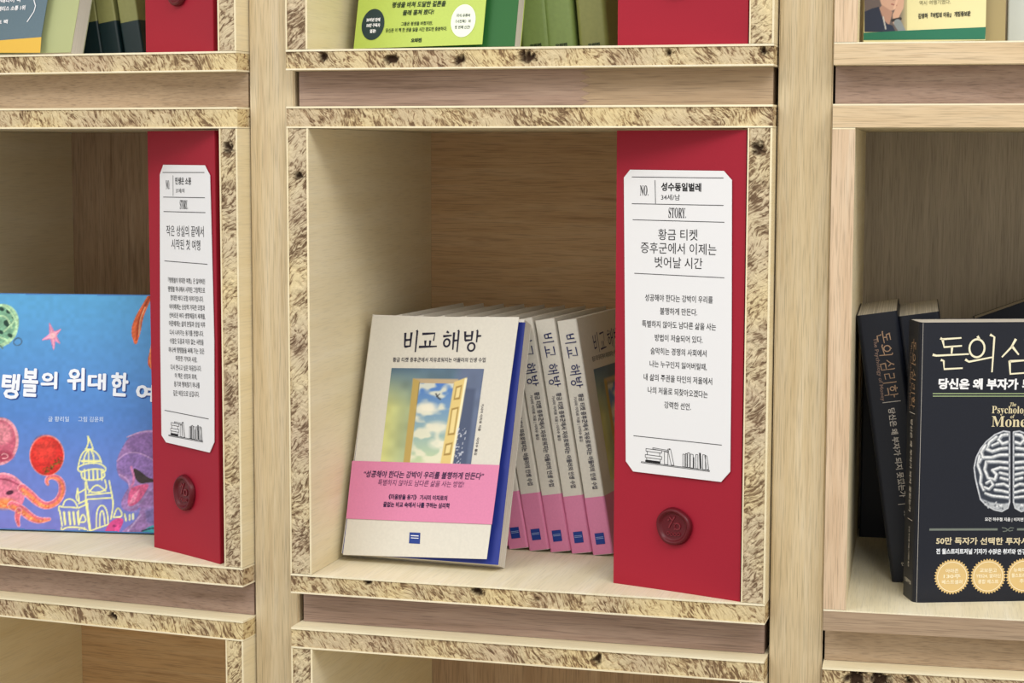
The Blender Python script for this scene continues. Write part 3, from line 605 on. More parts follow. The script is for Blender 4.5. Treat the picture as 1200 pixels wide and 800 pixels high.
# left card
E, Mc, wd = card('L', 0, (.277, .051), (.3713, .0073), .3896, 'tall red story card beside the blue picture book')
S = surf_local(Mc, (0, -.0004, 0), (1, 0, 0), (0, 0, 1), E)
lb = label_sheet(S, [(195.3, 518), (190, 509.7), (188.5, 400), (188, 204.5), (192, 193), (240.4, 193.6), (246.5, 205.4), (248, 260), (251.4, 400), (251.6, 518), (246.3, 530)][::-1], E)
mb = MB()
for p in (((191.4, 202), (240.4, 202)), ((203.7, 205.4), (203.8, 229.4)), ((192.3, 230.8), (241, 231.6)), ((192.6, 247.7), (241.6, 249)), ((193.7, 305.5), (244, 309.5)), ((193.8, 480.4), (245.4, 490.6))): lpx(mb, S, p, .75)
S.emit('ruled_lines', mb, BLK, .0009, lb)
mb = MB()
for a in (('𝐍𝐎.', 195.4, 221.5, 199.8, 221.6, 10.5, .0), ('민생은 소풍', 206.3, 216, 225, 216.6, 8.5, .02), ('37세/여', 207, 226, 217, 226.2, 5.5, 0), ('𝐒𝐓𝐎𝐑𝐘.', 211.8, 245, 221, 245.2, 10.8, 0), ('작은 상실의 끝에서', 196, 276.3, 239.8, 277.6, 12.5, .0), ('시작된 첫 여행', 201.9, 291.7, 235.6, 293.5, 12, .0)): tpx(mb, S, *a)
S.emit('heading_lettering', mb, BLK, .0009, lb)
mb = MB(); ys = [331.8, 342.2, 352.5, 362.8, 373, 382.5, 393, 403, 413.5, 423.6, 433.8, 443.8, 453.5, 464]
for s_, a, b, y in (('『탱탱볼의 위대한 여행』은 잃어버린', 198, 241.2, 0), ('탱탱볼 하나에서 시작된 그림책으로', 198, 241.2, 1), ('장대한 바다 모험 이야기입니다.', 200.7, 239.5, 2), ('아이에게는 상상력 가득한 모험과', 199.5, 241, 3), ('신비로운 바다 생명체들의 세계를,', 199.4, 241.7, 4),
                    ('어른에게는 삶의 본질과 상실 이후', 199, 241.5, 5), ('다시 나아가는 용기를 전합니다.', 200, 239.6, 6), ('수많은 도움과 이유 없는 사랑을', 200, 239.6, 7), ('하나씩 탱탱볼을 싸매 가는 것은', 198.6, 240.5, 8), ('따뜻한 기억과 사랑,', 207, 232, 9), ('다시 만나고 싶은 마음입니다.', 201, 237, 10), ('이 책은 성장과 회복,', 206, 232, 11), ('용기와 행복찾기 하나를', 205, 235, 12), ('깊은 여운으로 남깁니다.', 204, 234.5, 13)):
    tpx(mb, S, s_, a, ys[y]-.6, b, ys[y]+1.3, 6.6, .006)
S.emit('body_lettering', mb, BLK, .0009, lb)
mb = MB(); doodle(mb, S, lambda x, y: (198.5+.40*x, 492.5+.185*y+.075*x)); S.emit('shelf_drawing', mb, BLK, .0009, lb)
seal(E, Mc, *seal_at(S, 216.8, 577, 10.6, 20.5))
E2 = copy_tree(E); E2.matrix_world = Matrix.Translation((0, 0, PITCH-.004+.004)) @ Mc; E2['label'] = 'tall red story card in the top left box, wax seal above its foot'

# ------------------------------------------------------------------ blue picture book (hardcover)
ln = math.radians(8); A = FM['L'] @ Vector((.0955, .0638, 0)); B = FM['L'] @ Vector((.2478, .0998, 0)); u = (B-A).normalized(); back = Vector((0, 0, 1)).cross(u)
tk = .011; A = A + u*(-.087); v = Vector((0, 0, math.cos(ln))) + back*math.sin(ln); nf = u.cross(v)
MK = Matrix((u, -nf, v)).transposed().to_4x4(); MK.translation = A + Vector((0, 0, tk*math.sin(ln)))
K = empty('picture_book', MK, 'wide blue picture book with sea creatures and a drawn dome, leaning behind the red card', 'picture book')
wk, hk = .268, .2325
mk = plain('4b7fc0', .35, .4, 0, 0, 'blue_board'); mb = MB(); mb.box((0, 0, 0), (wk, .0022, hk)); fk = obj('front_cover', bevel_me(mb.me(), .0004), mk, K)
mb = MB(); mb.box((0, tk-.0022, 0), (wk, tk, hk)); obj('back_cover', bevel_me(mb.me(), .0004), mk, K); mb = MB(); mb.box((-.0022, .0003, 0), (.0, tk-.0003, hk)); obj('spine', mb.me(), mk, K)
mb = MB(); mb.box((.0005, .0024, .003), (wk-.003, tk-.0024, hk-.003)); obj('page_block', mb.me(), MPAGE, K)
S = surf_local(MK, (0, -.0002, 0), (1, 0, 0), (0, 0, 1), fk)
cv = Canvas(-150, 343.5, 214, 627, 1.0); X, Y = cv.X, cv.Y; cv.sm = True
g = np.clip((Y-343)/284, 0, 1)[..., None]; top = np.array((.36, .66, .86)); mid = np.array((.33, .52, .80)); bot = np.array((.47, .47, .78))
cv.c = np.where(g < .5, top*(1-g*2)+mid*g*2, mid*(2-g*2)+bot*(g*2-1)); cv.c *= (.97+.06*vnoise(X, Y, 5, 1))[..., None]
edge = vnoise(X, Y, 3, 7)
bg0 = cv.c.copy()
# turtle
cv.blob(-1, 382, 22, 27, 'a9cfa6', .5); cv.blob(-2, 381, 19, 24, '7fb394', .5)
for x, y, r in ((2, 362, 3), (10, 365, 3), (9, 379, 5), (1, 389, 3), (12, 393, 3), (16, 372, 2)): cv.blob(x, y, r, r*.75, '23443a', .6)
for p in ([(0, 357), (8, 360), (15, 368), (20, 380), (19, 392), (12, 400)], [(0, 370), (8, 371), (14, 384)], [(0, 395), (8, 398), (10, 402)], [(5, 388), (14, 380), (18, 374)]): cv.line(p, 2.2, 'b5dcb0')
cv.line([(16, 400), (19, 396), (24, 396), (26, 400), (24, 404), (19, 405), (16, 402), (16, 400)], 1.3, '4a6a86'); cv.line([(0, 405), (3, 408)], 2, '5b7c7c')
# starfish
for p in ((58, 379), (71, 386), (70, 402), (63, 409), (50, 398)): cv.line([(62, 393), p], [8, 1.5], 'd781ad'); cv.line([(62, 393), p], [3.5, .5], 'f0a8c2')
cv.blob(62, 393, 4, 4, 'f2b6bd', soft=3)
# orange fins on the right
cv.line([(179, 341), (171, 356), (163, 372), (159, 388), (159, 401)], [5, 6, 9, 12, 4], 'e0693a'); cv.line([(178, 343), (170, 358), (163, 374), (160, 398)], [2, 2.5, 4, 2], 'b3441f'); cv.line([(170, 360), (164, 374), (163, 392)], 1.2, 'e9b28a')
cv.poly([(190, 343), (187, 343), (184, 372), (179, 400), (172, 424), (176, 432), (190, 444)], 'd45a24'); cv.line([(185, 350), (182, 385), (173, 425), (186, 440)], 1.4, 'ee9060')
# octopus head, tentacles
cv.blob(0, 517, 22, 28, 'e79aa5', .1); cv.blob(-1, 517, 19.5, 25, 'c75f78', .1); cv.blob(2, 508, 12, 13, 'dd8795', soft=5); cv.blob(4, 534, 12, 6, 'a83f58', soft=3); cv.line([(2, 533), (4, 531), (8, 532), (10, 535), (7, 537), (3, 537)], 1.3, 'f0a7ad')
cv.poly([(-8, 555), (8, 553), (22, 560), (30, 572), (28, 590), (20, 597), (5, 594), (-8, 596)], 'd87790'); cv.line([(-8, 556), (8, 554), (21, 561), (28, 570)], 2, 'f0a2b0'); cv.line([(-8, 561), (8, 561), (22, 568)], 2, 'a54460'); cv.blob(11.5, 577, 4.4, 2.5, '4a2034', -.3); cv.blob(5, 590, 12, 6, 'e9864e', soft=5)
def tent(pts, ws, base='d6687c', hl='ef8b4c'):
    cv.line(pts, [x+2 for x in ws], 'efa0aa'); cv.line(pts, ws, base); cv.line([(a+.6, b+1.2) for a, b in pts], [max(.6, x*.5) for x in ws], hl, .8, 2)
tent([(26, 572), (36, 580), (44, 588), (54, 593), (66, 589), (73, 578), (73, 566), (67, 559), (58, 558), (54, 563), (56, 567)], [9, 9, 8, 7, 6.5, 6.5, 6, 5, 4, 3, 2])
tent([(14, 592), (26, 597), (36, 606), (46, 610), (58, 608)], [9, 9, 8, 6, 2]); tent([(22, 598), (20, 606), (22, 615)], [6, 5, 2], 'cf5f6f', 'd9656a')
for k in range(60):
    random.seed(k); a = random.random(); b = random.choice([[(26, 574), (44, 589), (56, 594)], [(14, 593), (34, 606), (54, 609)], [(-4, 588), (8, 592), (20, 594)]]); i = int(a*2); f = a*2-i
    cv.blob(b[i][0]*(1-f)+b[i+1][0]*f+random.uniform(-2, 2), b[i][1]*(1-f)+b[i+1][1]*f+random.uniform(-1, 3), 1, .9, random.choice(['f6c07a', 'e2653a', 'f3a15c']), k=.8)
# red ball
cv.blob(55, 533.5, 20.5, 24, 'ea8f86', soft=1); cv.blob(55, 534, 19.3, 22.6, 'cf2b25', soft=1); cv.blob(52, 526, 13, 14, 'dc3f34', soft=8, k=.8)
for k in range(50):
    random.seed(100+k); a = random.random(); x = 52+20*a+random.uniform(-3, 3); y = 552-14*a+random.uniform(-3.5, 3.5); cv.blob(x, y, .9, .9, random.choice(['6f4a16', '8a6a20', '4a3010']), k=.8)
d_ = np.abs(cv.c-bg0).sum(-1) > .12
# domed building drawn in pale yellow line
YL = 'ecea9e'
cv.poly([(94, 541), (98, 530), (106, 526), (114, 529), (119, 540), (122, 545), (123, 590), (108, 592), (104, 625), (72, 625), (70, 600), (100, 592)], '8f98c4', .35)
def yl(*p, w=1.7): cv.line(list(p), w, YL)
yl((103, 511), (104, 518), (101, 526)); yl((103, 511), (107, 519), (109, 526)); yl((100, 526), (109, 526))
yl((92, 545), (95, 533), (100, 527), (109, 527), (116, 533), (119, 542)); yl((98, 543), (99, 534), (103, 528)); yl((104, 543), (104, 528)); yl((110, 543), (110, 534), (107, 528)); yl((96, 540), (118, 540), w=2.4)
yl((92, 546), (91, 551), (96, 553)); yl((92, 547), (100, 543), (115, 542), (124, 547), (124, 552), (119, 554)); yl((95, 553), (97, 563), (124, 561), (121, 550)); yl((95, 553), (108, 549), (120, 550))
for x in (99, 104, 109, 114, 119): yl((x, 550), (x+.5, 562), w=2)
yl((101, 563), (104, 578), (126, 575), (123, 562)); yl((104, 577), (113, 566), (124, 575)); yl((100, 565), (101, 590)); yl((128, 563), (133, 590)); yl((91, 572), (93, 588)); yl((91, 573), (89, 584), (93, 588)); yl((93, 577), (100, 573))
yl((101, 580), (131, 577)); yl((101, 585), (131, 583)); yl((101, 586), (106, 624), w=3); yl((131, 578), (133, 592), (130, 608)); yl((92, 590), (103, 585)); yl((92, 595), (103, 590))
yl((113, 619), (113, 600), (117, 592), (122, 592), (126, 600), (127, 614)); yl((117, 618), (117, 602), (120, 597), (122, 603), (123, 614)); yl((106, 622), (113, 619), (128, 614))
yl((74, 592), (76, 586), (82, 584), (88, 587), (91, 594)); yl((69, 598), (69, 592), (73, 594), (79, 594), (84, 594), (90, 595)); yl((70, 598), (73, 616)); yl((72, 622), (78, 617), (98, 618), (105, 624)); yl((72, 618), (72, 625)); yl((93, 620), (93, 625)); yl((99, 618), (99, 625))
for x in (75, 81, 86, 91): yl((x, 600), (x+1.5, 614), w=2.4)
yl((93, 612), (97, 600), (102, 611), (93, 612)); yl((92, 598), (92, 612)); yl((133, 606), (138, 592), (145, 605), (134, 606)); yl((146, 602), (148, 610), w=2); yl((152, 603), (152, 609), w=2); yl((156, 602), (156, 608), w=2)
# purple whale
cv.poly([(190, 505), (176, 503), (162, 506), (150, 513), (143, 525), (138, 535), (136, 547), (140, 560), (148, 564), (152, 570), (146, 578), (141, 590), (145, 598), (158, 600), (166, 592), (160, 610), (142, 622), (144, 628), (190, 628)], '9a76ae', soft=1.5)
cv.poly([(148, 515), (165, 507), (190, 507), (190, 540), (170, 536), (155, 530)], '84649e', .8, 5); cv.poly([(137, 540), (150, 529), (165, 531), (190, 545), (190, 560), (158, 562), (150, 555), (142, 556)], '8d6fae', .9, 3); cv.line([(149, 512), (166, 505), (190, 505)], 1.5, 'c09ac6'); cv.line([(137, 540), (148, 530), (165, 530), (190, 545)], 1.4, 'b894c4'); cv.line([(140, 556), (150, 561), (152, 570)], 1.6, 'c79ccb')
cv.poly([(155, 547), (165, 552), (175, 561), (190, 562), (190, 564), (174, 565), (164, 567), (158, 560)], '3a2f30'); cv.line([(154, 547), (158, 562), (153, 572)], 2.6, 'c77ba9')
cv.poly([(152, 572), (163, 568), (176, 566), (171, 576), (163, 588), (153, 594), (149, 590)], 'd5608c'); cv.poly([(150, 592), (156, 580), (164, 572), (158, 588)], 'e68aab'); cv.line([(150, 594), (156, 595), (166, 588), (176, 572), (190, 566)], 2.6, 'a689bd')
cv.line([(158, 600), (170, 596), (190, 590)], 1.5, 'a890c6', .7, 3); cv.line([(165, 603), (150, 622)], 2, 'b79dcc'); cv.poly([(170, 598), (190, 590), (190, 618), (172, 612)], '7f78b8', .7, 3)
cv.poly([(122, 624), (128, 612), (138, 606), (146, 608), (142, 618), (136, 628), (122, 628)], 'd14a8a'); cv.blob(134, 616, 2, 1.5, '8c2a64')
cv.poly([(164, 624), (176, 616), (190, 612), (190, 622), (176, 627)], '3f9fae'); cv.line([(166, 622), (180, 618), (190, 619)], 1.4, '23343c')
d_ |= (np.abs(cv.c-bg0).sum(-1) > .12) & (X > 134)
cv.c *= 1+np.where(d_, (vnoise(X+.6*Y, Y-.5*X, 2.2, 11)-.5)*.24+(vnoise(X*.6, Y, 5.5, 12)-.5)*.18, 0)[..., None]
cv.emit('cover_picture', S, .0002, lim=(.0008, wk-.0008, .0008, hk-.0008))
# plain continuation of the printed background to the left of the frame
mb = MB()
chars = (('탱', .5, 437, 22, 467.5, 8), ('볼', 25, 431, 44.5, 465, 4), ('의', 47.5, 435, 67.5, 456, 2), ('위', 78.5, 430.5, 99.5, 458, 1), ('대', 102.5, 437, 124.5, 457.5, 2), ('한', 129, 436, 150, 464.5, 5), ('여', 158.5, 449.5, 180.5, 470.5, 6), ('행', 184, 455, 204, 480, 5))
sh = MB()
for ch, x0, y0, x1, y1, k in chars:
    tl = math.tan(math.radians(k*.6))*(x1-x0)
    for q in range(10):
        dx, dy = 0.95*math.cos(q*math.pi/5), 0.95*math.sin(q*math.pi/5)
        tpx(mb, S, ch, x0+1.2+dx, y1-1.2-tl/2+dy, x1-1.2+dx, y1-1.2+tl/2+dy, y1-y0-2.4, .0, 0, q*.00002); tpx(sh, S, ch, x0+2.4+dx*1.15, y1-tl/2+dy*1.15, x1+dx*1.15, y1+tl/2+dy*1.15, y1-y0-2.4, .0, 0, q*.00002)
S.emit('title_shadow_print', sh, plain('2b4c92', .4), .0004, fk); S.emit('title_lettering', mb, plain('eef2fa', .4), .0007, fk)
mb = MB(); tpx(mb, S, '글 황리일', 56.6, 493.8, 81, 494, 6.2, .004); tpx(mb, S, '그림 김윤희', 91.8, 494, 121, 494.3, 6.2, .004); S.emit('author_lettering', mb, plain('cfe0f5', .4), .0005, fk)

# ------------------------------------------------------------------ black money books
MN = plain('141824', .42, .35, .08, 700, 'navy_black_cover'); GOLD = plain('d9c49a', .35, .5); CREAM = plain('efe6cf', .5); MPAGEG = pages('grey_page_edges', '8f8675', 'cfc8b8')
wm, hm, tm = .155, .2335, .034
th = math.atan2(.0240, .0801)
MM = FM['R'] @ Matrix.Translation((.0545, .0395, 0)) @ Matrix.Rotation(th, 4, 'Z')
def spine_print(Mx, cov, t, h, k=1.0):
    s = surf_local(Mx, (-.0007, t, 0), (0, -1, 0), (0, 0, 1), cov); mb = MB(); u0 = t*.76
    for ch, (a, b) in zip('돈의심리학', ((.015, .0255), (.0265, .037), (.040, .0495), (.051, .061), (.0620, .073))): glyph(mb, ch, (u0, h-a), (0, -(b-a)), (-.0115, 0), .0009)
    s.emit('title_lettering', mb, plain('b08f72', .4, .5), .0002, cov)
    mb = MB(); text(mb, 'The Psychology of Money', (t*.30, h-.020), (t*.30, h-.075), .0042, .01); s.emit('english_lettering', mb, plain('8a6f62', .4, .5), .0002, cov)
    mb = MB(); text(mb, '당신은 왜 부자가 되지 못했는가', (t*.46, h-.082), (t*.46, h-.160), .0060, .02); text(mb, '모건 하우절 지음 | 이지연 옮김', (t*.50, h-.172), (t*.50, h-.206), .0034, .01)
    mb.strip([(t*.80, h-.0765), (t*.35, h-.0765)], .0006); mb.strip([(t*.80, h-.166), (t*.40, h-.166)], .0005); s.emit('subtitle_lettering', mb, plain('c9c2bb', .45), .0002, cov)
    mb = MB(); text(mb, '인플루엔셜', (t*.28, .0135), (t*.80, .0135), .0035, .02); s.emit('publisher_lettering', mb, plain('b9b3a8', .45), .0002, cov)
Bk, cov = book(MM, 'black paperback facing front with a brain picture and gold badges', 'black paperbacks', wm, hm, tm, MN, c=.0006, r=.0055)
spine_print(MM, cov, tm, hm)
S = surf_local(MM, (0, -.0007, 0), (1, 0, 0), (0, 0, 1), cov)
mb = MB(); gpx(mb, S, '돈', 1093.5, 395, 1136, 433.5, 2.3); gpx(mb, S, '의', 1132, 392, 1169, 436, 2.3); gpx(mb, S, '심', 1174, 397, 1207, 438, 2.3); gpx(mb, S, '리', 1213, 397, 1245, 440, 2.3); gpx(mb, S, '학', 1250, 397, 1285, 440, 2.3)
S.emit('title_lettering', mb, plain('f0e8c8', .35, .5), .0002)
mb = MB(); tpx(mb, S, '당신은 왜 부자가', 1099.5, 456, 1193, 456.5, 13, .045); tpx(mb, S, '되지 못했는가', 1197.5, 456.5, 1272, 457, 13, .045)
tpx(mb, S, '모건 하우절 지음 | 이지연', 1154, 611, 1199, 611.3, 5, .02); tpx(mb, S, '옮김', 1202, 611.3, 1210, 611.4, 5, .02)
S.emit('subtitle_lettering', mb, plain('eeeef0', .5), .0002)
mb = MB(); tpx(mb, S, '전 월스트리트저널 기자가 수많은 취재와 연구로', 1096.8, 649, 1207, 649.5, 6.6, .035); S.emit('blurb_lettering', mb, plain('dfe3ea', .5), .0002)
mb = MB(); tpx(mb, S, '50만 독자가 선택한 투자서', 1096.8, 637.7, 1204, 638.3, 8.6, .025); S.emit('blurb_lettering', mb, plain('d9cba8', .4), .0002)
mb = MB(); lpx(mb, S, [(1093, 461), (1280, 461)], 1.1); lpx(mb, S, [(1093, 464), (1280, 464)], 1.1); S.emit('ruled_lines', mb, plain('9fb083', .45), .0002)
mb = MB(); lpx(mb, S, [(1089, 620.2), (1169, 620)], 2.6); lpx(mb, S, [(1191.7, 620), (1275, 619.8)], 2.6); lpx(mb, S, [(1174, 618), (1178, 618.5), (1183, 622), (1187, 621)], 1); lpx(mb, S, [(1175, 622.5), (1179, 622), (1184, 618), (1188, 618.5)], 1); S.emit('ruled_lines', mb, plain('6f766f', .45), .0002)
mb = MB(); tpx(mb, S, '𝐓𝐡𝐞', 1183, 476, 1190.5, 476, 4.6, .0, .15); tpx(mb, S, '𝐏𝐬𝐲𝐜𝐡𝐨𝐥𝐨𝐠𝐲', 1162, 486.5, 1208.5, 487, 11); tpx(mb, S, '𝐨𝐟', 1183.6, 490, 1188.4, 490, 4.4, .0, .15); tpx(mb, S, '𝐌𝐨𝐧𝐞𝐲', 1161.6, 503.4, 1210, 503.8, 16); S.emit('english_lettering', mb, plain('dccfa8', .4), .0002)
# brain
cv = Canvas(1136, 501, 1234, 603, .55, '141824'); X, Y = cv.X, cv.Y
Lh = [(1183, 506), (1176, 505), (1166, 509), (1156, 517), (1149, 526), (1144, 536), (1141.5, 548), (1143, 560), (1146, 573), (1149, 585), (1156, 592), (1165, 597), (1174, 599), (1181, 595), (1183, 588)]
for sgn in (1, -1):
    m = lambda p: (1185.3+(p[0]-1185.3)*sgn, p[1]); G = lambda pts: [m(p) for p in pts]
    cv.poly(G(Lh), '343a46', soft=1); cv.line(G(Lh+[Lh[0]]), 1.8, 'c9ccd2')
    for pts, w_ in (([(1181, 509), (1174, 510), (1170, 515), (1175, 520), (1181, 518)], 3), ([(1168, 512), (1160, 518), (1156, 526), (1163, 529), (1172, 526), (1180, 525)], 3), ([(1155, 522), (1150, 530), (1152, 536), (1162, 536), (1172, 533), (1181, 533)], 3),
                    ([(1163, 522), (1170, 519)], 2.4), ([(1148, 534), (1146, 545), (1150, 556), (1149, 566), (1153, 574)], 2.6), ([(1156, 541), (1154, 550), (1158, 560), (1166, 562), (1168, 556), (1163, 551), (1172, 548), (1181, 549)], 2.8), ([(1158, 541), (1170, 541), (1181, 542)], 2.8),
                    ([(1172, 554), (1181, 556)], 2.6), ([(1173, 560), (1181, 562)], 2.6), ([(1156, 566), (1161, 563), (1164, 568), (1159, 573), (1154, 571)], 2.3), ([(1168, 568), (1176, 567), (1182, 570)], 2.6), ([(1166, 574), (1174, 575), (1182, 577)], 2.6), ([(1155, 578), (1163, 581), (1173, 582), (1182, 583)], 2.4), ([(1150, 538), (1148, 542)], 2)):
        cv.line(G(pts), w_*1.3+.8, '8d9299', soft=1.2); cv.line(G([(a-.4, b-.5) for a, b in pts]), w_*.8, 'e6e8ea', soft=1)
    cv.poly(G([(1150, 584), (1160, 588), (1174, 590), (1182, 589), (1181, 595), (1174, 598), (1164, 596), (1155, 591)]), 'c4c8cd', .9, 2)
    for k in range(14): random.seed(k+500); x, y = random.uniform(1154, 1180), random.uniform(587, 596); cv.blob(*m((x, y)), 1.3, .8, random.choice(['6b7078', 'eef0f2', '4a4e56']), random.random()*3, k=.8)
cv.c *= (.9+.18*vnoise(X, Y, 1.8, 4))[..., None]; bg = cv.rgb('141824'); ins = ((X-1185.3)/46)**2+((Y-552)/50)**2 > 1.12
cv.c[ins] = bg; d_ = np.abs(cv.c-bg).sum(-1) > .10; cv.emit('cover_picture', S, .00015, keep=d_ & ~ins)
for bx, by, lines in ((1115.5, 675.5, ('아마존', '130주', '베스트셀러')), (1157.8, 675, ('교보문고', 'YES24, 알라딘', '종합 베스트')), (1199.5, 674.3, ('뉴욕타임스', '월스트리트저널', '추천')), (1241, 673.8, ('올해의', '경제경영', '도서'))):
    c = S.px(bx, by); ry = abs(S.px(bx, by+10)[1]-c[1])/10; rx = abs(S.px(bx+10, by)[0]-c[0])/10; pts = []
    for i in range(72): r = 21 if i % 2 else 18.6; a = 2*math.pi*i/72; pts.append((c[0]+rx*r*math.cos(a), c[1]+ry*r*math.sin(a), 0))
    mb = MB(); mb.poly(pts); bd = S.emit('gold_badge', mb, plain('d8b97c', .35, .5), .0002, cov)
    mb = MB(); mb.strip([(c[0]+rx*17*math.cos(2*math.pi*i/36), c[1]+ry*17*math.sin(2*math.pi*i/36)) for i in range(37)], .0005)
    for k, t_ in enumerate(lines): wl = min(14.5 if k == 1 else 12, 2.5*len(t_)); tpx(mb, S, t_, bx-wl, by-4.5+6.5*k, bx+wl, by-4.5+6.5*k, 5.0, .02)
    S.emit('badge_lettering', mb, plain('f4e9c9', .5), .0004, cov)
book(FM['R'] @ Matrix.Translation((.003, .306, 0)), 'black paperback added flat at the back of the right box to darken its shaded gap', 'black paperbacks', .15, .208, .030, MN, mpage=MPAGEG)  # added black book, stands in for the shaded cavity left of the leaning spines
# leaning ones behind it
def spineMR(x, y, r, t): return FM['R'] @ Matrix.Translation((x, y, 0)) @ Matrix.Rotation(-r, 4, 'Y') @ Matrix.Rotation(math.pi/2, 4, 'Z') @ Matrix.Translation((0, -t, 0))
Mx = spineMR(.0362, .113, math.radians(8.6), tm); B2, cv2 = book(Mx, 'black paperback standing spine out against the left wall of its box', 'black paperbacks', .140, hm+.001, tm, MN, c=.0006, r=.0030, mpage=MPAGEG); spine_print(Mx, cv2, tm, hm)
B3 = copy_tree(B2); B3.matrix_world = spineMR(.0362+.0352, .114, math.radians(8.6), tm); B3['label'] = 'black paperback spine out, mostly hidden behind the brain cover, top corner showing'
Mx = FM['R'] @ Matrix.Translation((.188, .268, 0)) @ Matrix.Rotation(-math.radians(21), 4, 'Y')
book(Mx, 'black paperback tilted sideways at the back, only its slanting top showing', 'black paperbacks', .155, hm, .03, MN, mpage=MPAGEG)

# ------------------------------------------------------------------ upper boxes
def front_book(col, x, y, wdt, leafw, t, h, label, mcov, mleaf, lean_deg, open_w, yawd=-3.5, mback=None):
    """a book leaning back with its cover a little open, so a strip of the leaf behind shows at the right"""
    ln = math.radians(lean_deg); Mx = FM[col] @ Matrix.Translation((x, y, PITCH+t*math.sin(ln))) @ Matrix.Rotation(math.radians(yawd), 4, 'Z') @ Matrix.Rotation(-ln, 4, 'X')
    e = empty('book', Mx, label, 'book'); obj('back_cover', wrap(wdt, t, .0005, .0012, 0, h, front=False), mback or mcov, e); obj('page_block', block(wdt, t, h), MPAGE, e)
    mb = MB(); mb.box((.001, -.0006, .0002), (wdt, -.0001, h-.001)); obj('endpaper', mb.me(), mleaf, e)
    op = math.radians(3); mb = MB(); c, s = math.cos(op)*open_w, math.sin(op)*open_w
    mb.v = [(0, -.0009, 0), (c, -.0009-s, 0), (c, -.0009-s, h), (0, -.0009, h), (0, -.0014, 0), (c, -.0014-s, 0), (c, -.0014-s, h), (0, -.0014, h)]; mb.f = [[0,1,2,3],[7,6,5,4],[4,5,1,0],[5,6,2,1],[6,7,3,2],[7,4,0,3]]; mb.mi = [0]*6
    fc = obj('front_cover', mb.me(), mcov, e); R = Mx.to_3x3(); return e, Surf(Mx @ Vector((0, -.0014, 0)), R @ Vector((math.cos(op), -math.sin(op), 0)), R @ Vector((0, 0, 1)), fc, Mx), fc
def xy(col, px, py, y, up_=1):   # local x in a box column for a point of the photograph at depth y
    M = FM[col]; n = M.to_3x3() @ Vector((0, 1, 0)); P = M @ Vector((0, y, 0)); d = fwd + rt*((px-600)/FPX) + up*((400-py)/FPX); q = CAM + d*((P-CAM).dot(n)/d.dot(n)); return (M.inverted() @ q).x
# lime green book, top middle
MLIME = plain('b2c659', .45, .4, .02, 500, 'lime_cover')
x0 = xy('C', 414, 57, .075); x1 = xy('C', 565.5, 55, .070); x2 = xy('C', 602.5, 54, .075)
e, S, fcx = front_book('C', x0-.001, .080, x2-x0+.003, 0, .016, .21, 'lime green book facing front with a dark oval, in the top middle box', MLIME, plain('24602b', .5), 15, x1-x0+.003)
mb = MB()
for a in (('평생을 바쳐 도달한 결론을', 459, 9.4, 522, 7.6, 6.8, .03, .1), ('몰래 훔쳐 봤다!', 471.6, 18.4, 508, 17, 6.4, .03, .1), ('그들은 평생을 바쳤지만,', 470, 30.7, 507, 29.6, 4.8, .02), ('당신은 이 책 한 권을 읽을 시간 정도면 충분하다.', 452, 38.2, 523.7, 36, 4.8, .02), ('오리진', 481.5, 50, 494, 49.6, 5, .06)): tpx(mb, S, *a)
S.emit('cover_lettering', mb, plain('27391b', .5), .0004)
def oval(S, cx, cy, rx, ry, m, parent):
    c = S.px(cx, cy); kx = (S.px(cx+5, cy)[0]-c[0])/5; ky = abs(S.px(cx, cy+5)[1]-c[1])/5; mb = MB(); mb.poly([(c[0]+kx*rx*math.cos(2*math.pi*i/48), c[1]+ky*ry*math.sin(2*math.pi*i/48), 0) for i in range(48)]); return S.emit('oval_emblem', mb, m, .0004, parent)
oval(S, 437.3, 28.8, 13.2, 18.2, plain('26383a', .5), fcx); oval(S, 543, 24.4, 14.4, 19.2, plain('e6ecdc', .5), fcx)
mb = MB()
for a in (('20여년 만에', 429.5, 25.8, 445.5, 25.4, 4.4, .04), ('50만 구독자', 429.5, 32.3, 445.5, 31.9, 4.4, .04), ('열광!', 433.5, 39, 440.5, 38.8, 4.4, .04)): tpx(mb, S, *a)
S.emit('oval_lettering', mb, WHT, .0006)
mb = MB()
for a in (('지식 유튜버', 535, 20.6, 551, 20.2, 4.2, .02), ('〈너진똑〉의', 533.5, 27.4, 551.5, 27, 4.2, .02), ('첫 번째 신간!', 533, 34.4, 551, 34, 4.2, .02)): tpx(mb, S, *a)
S.emit('oval_lettering', mb, plain('46504a', .5), .0006)
# olive spines
MOL = plain('7d9150', .4, .45, .05, 250, 'olive_cover')
def tall_spine(col, x, y, t, h, w_, rdeg, mat, label, group, r=.004):
    Mx = FM[col] @ Matrix.Translation((x, y, PITCH)) @ Matrix.Rotation(-math.radians(rdeg), 4, 'Y') @ Matrix.Rotation(math.pi/2, 4, 'Z') @ Matrix.Translation((0, -t, 0))
    e, cov = book(Mx, label, group, w_, h, t, mat, r=r); return e, cov, Mx
for k, (px, m, lab) in enumerate(((612, MOL, 'olive green book spine, leftmost of the three in the top middle box'), (642, MOL, 'olive green book spine, middle of the three in the top middle box'), (680, plain('84854a', .4, .45, .05, 250), 'browner olive book spine beside the red card in the top middle box'))):
    x = xy('C', px, 53, .13); t = .0262
    e, cov, Mx = tall_spine('C', x, .13, t, .215, .145, 5.5, m, lab, 'olive books in the top middle box')
    s = surf_local(Mx, (-.0006, t, 0), (0, -1, 0), (0, 0, 1), cov); mb = MB(); text(mb, '오리진', (t*.30, .0055), (t*.72, .0055), .0032, .06); text(mb, 'ORIGIN', (t*.34, .0032), (t*.66, .0032), .0014, .04); s.emit('publisher_lettering', mb, plain('28331c', .5), .0003, cov)
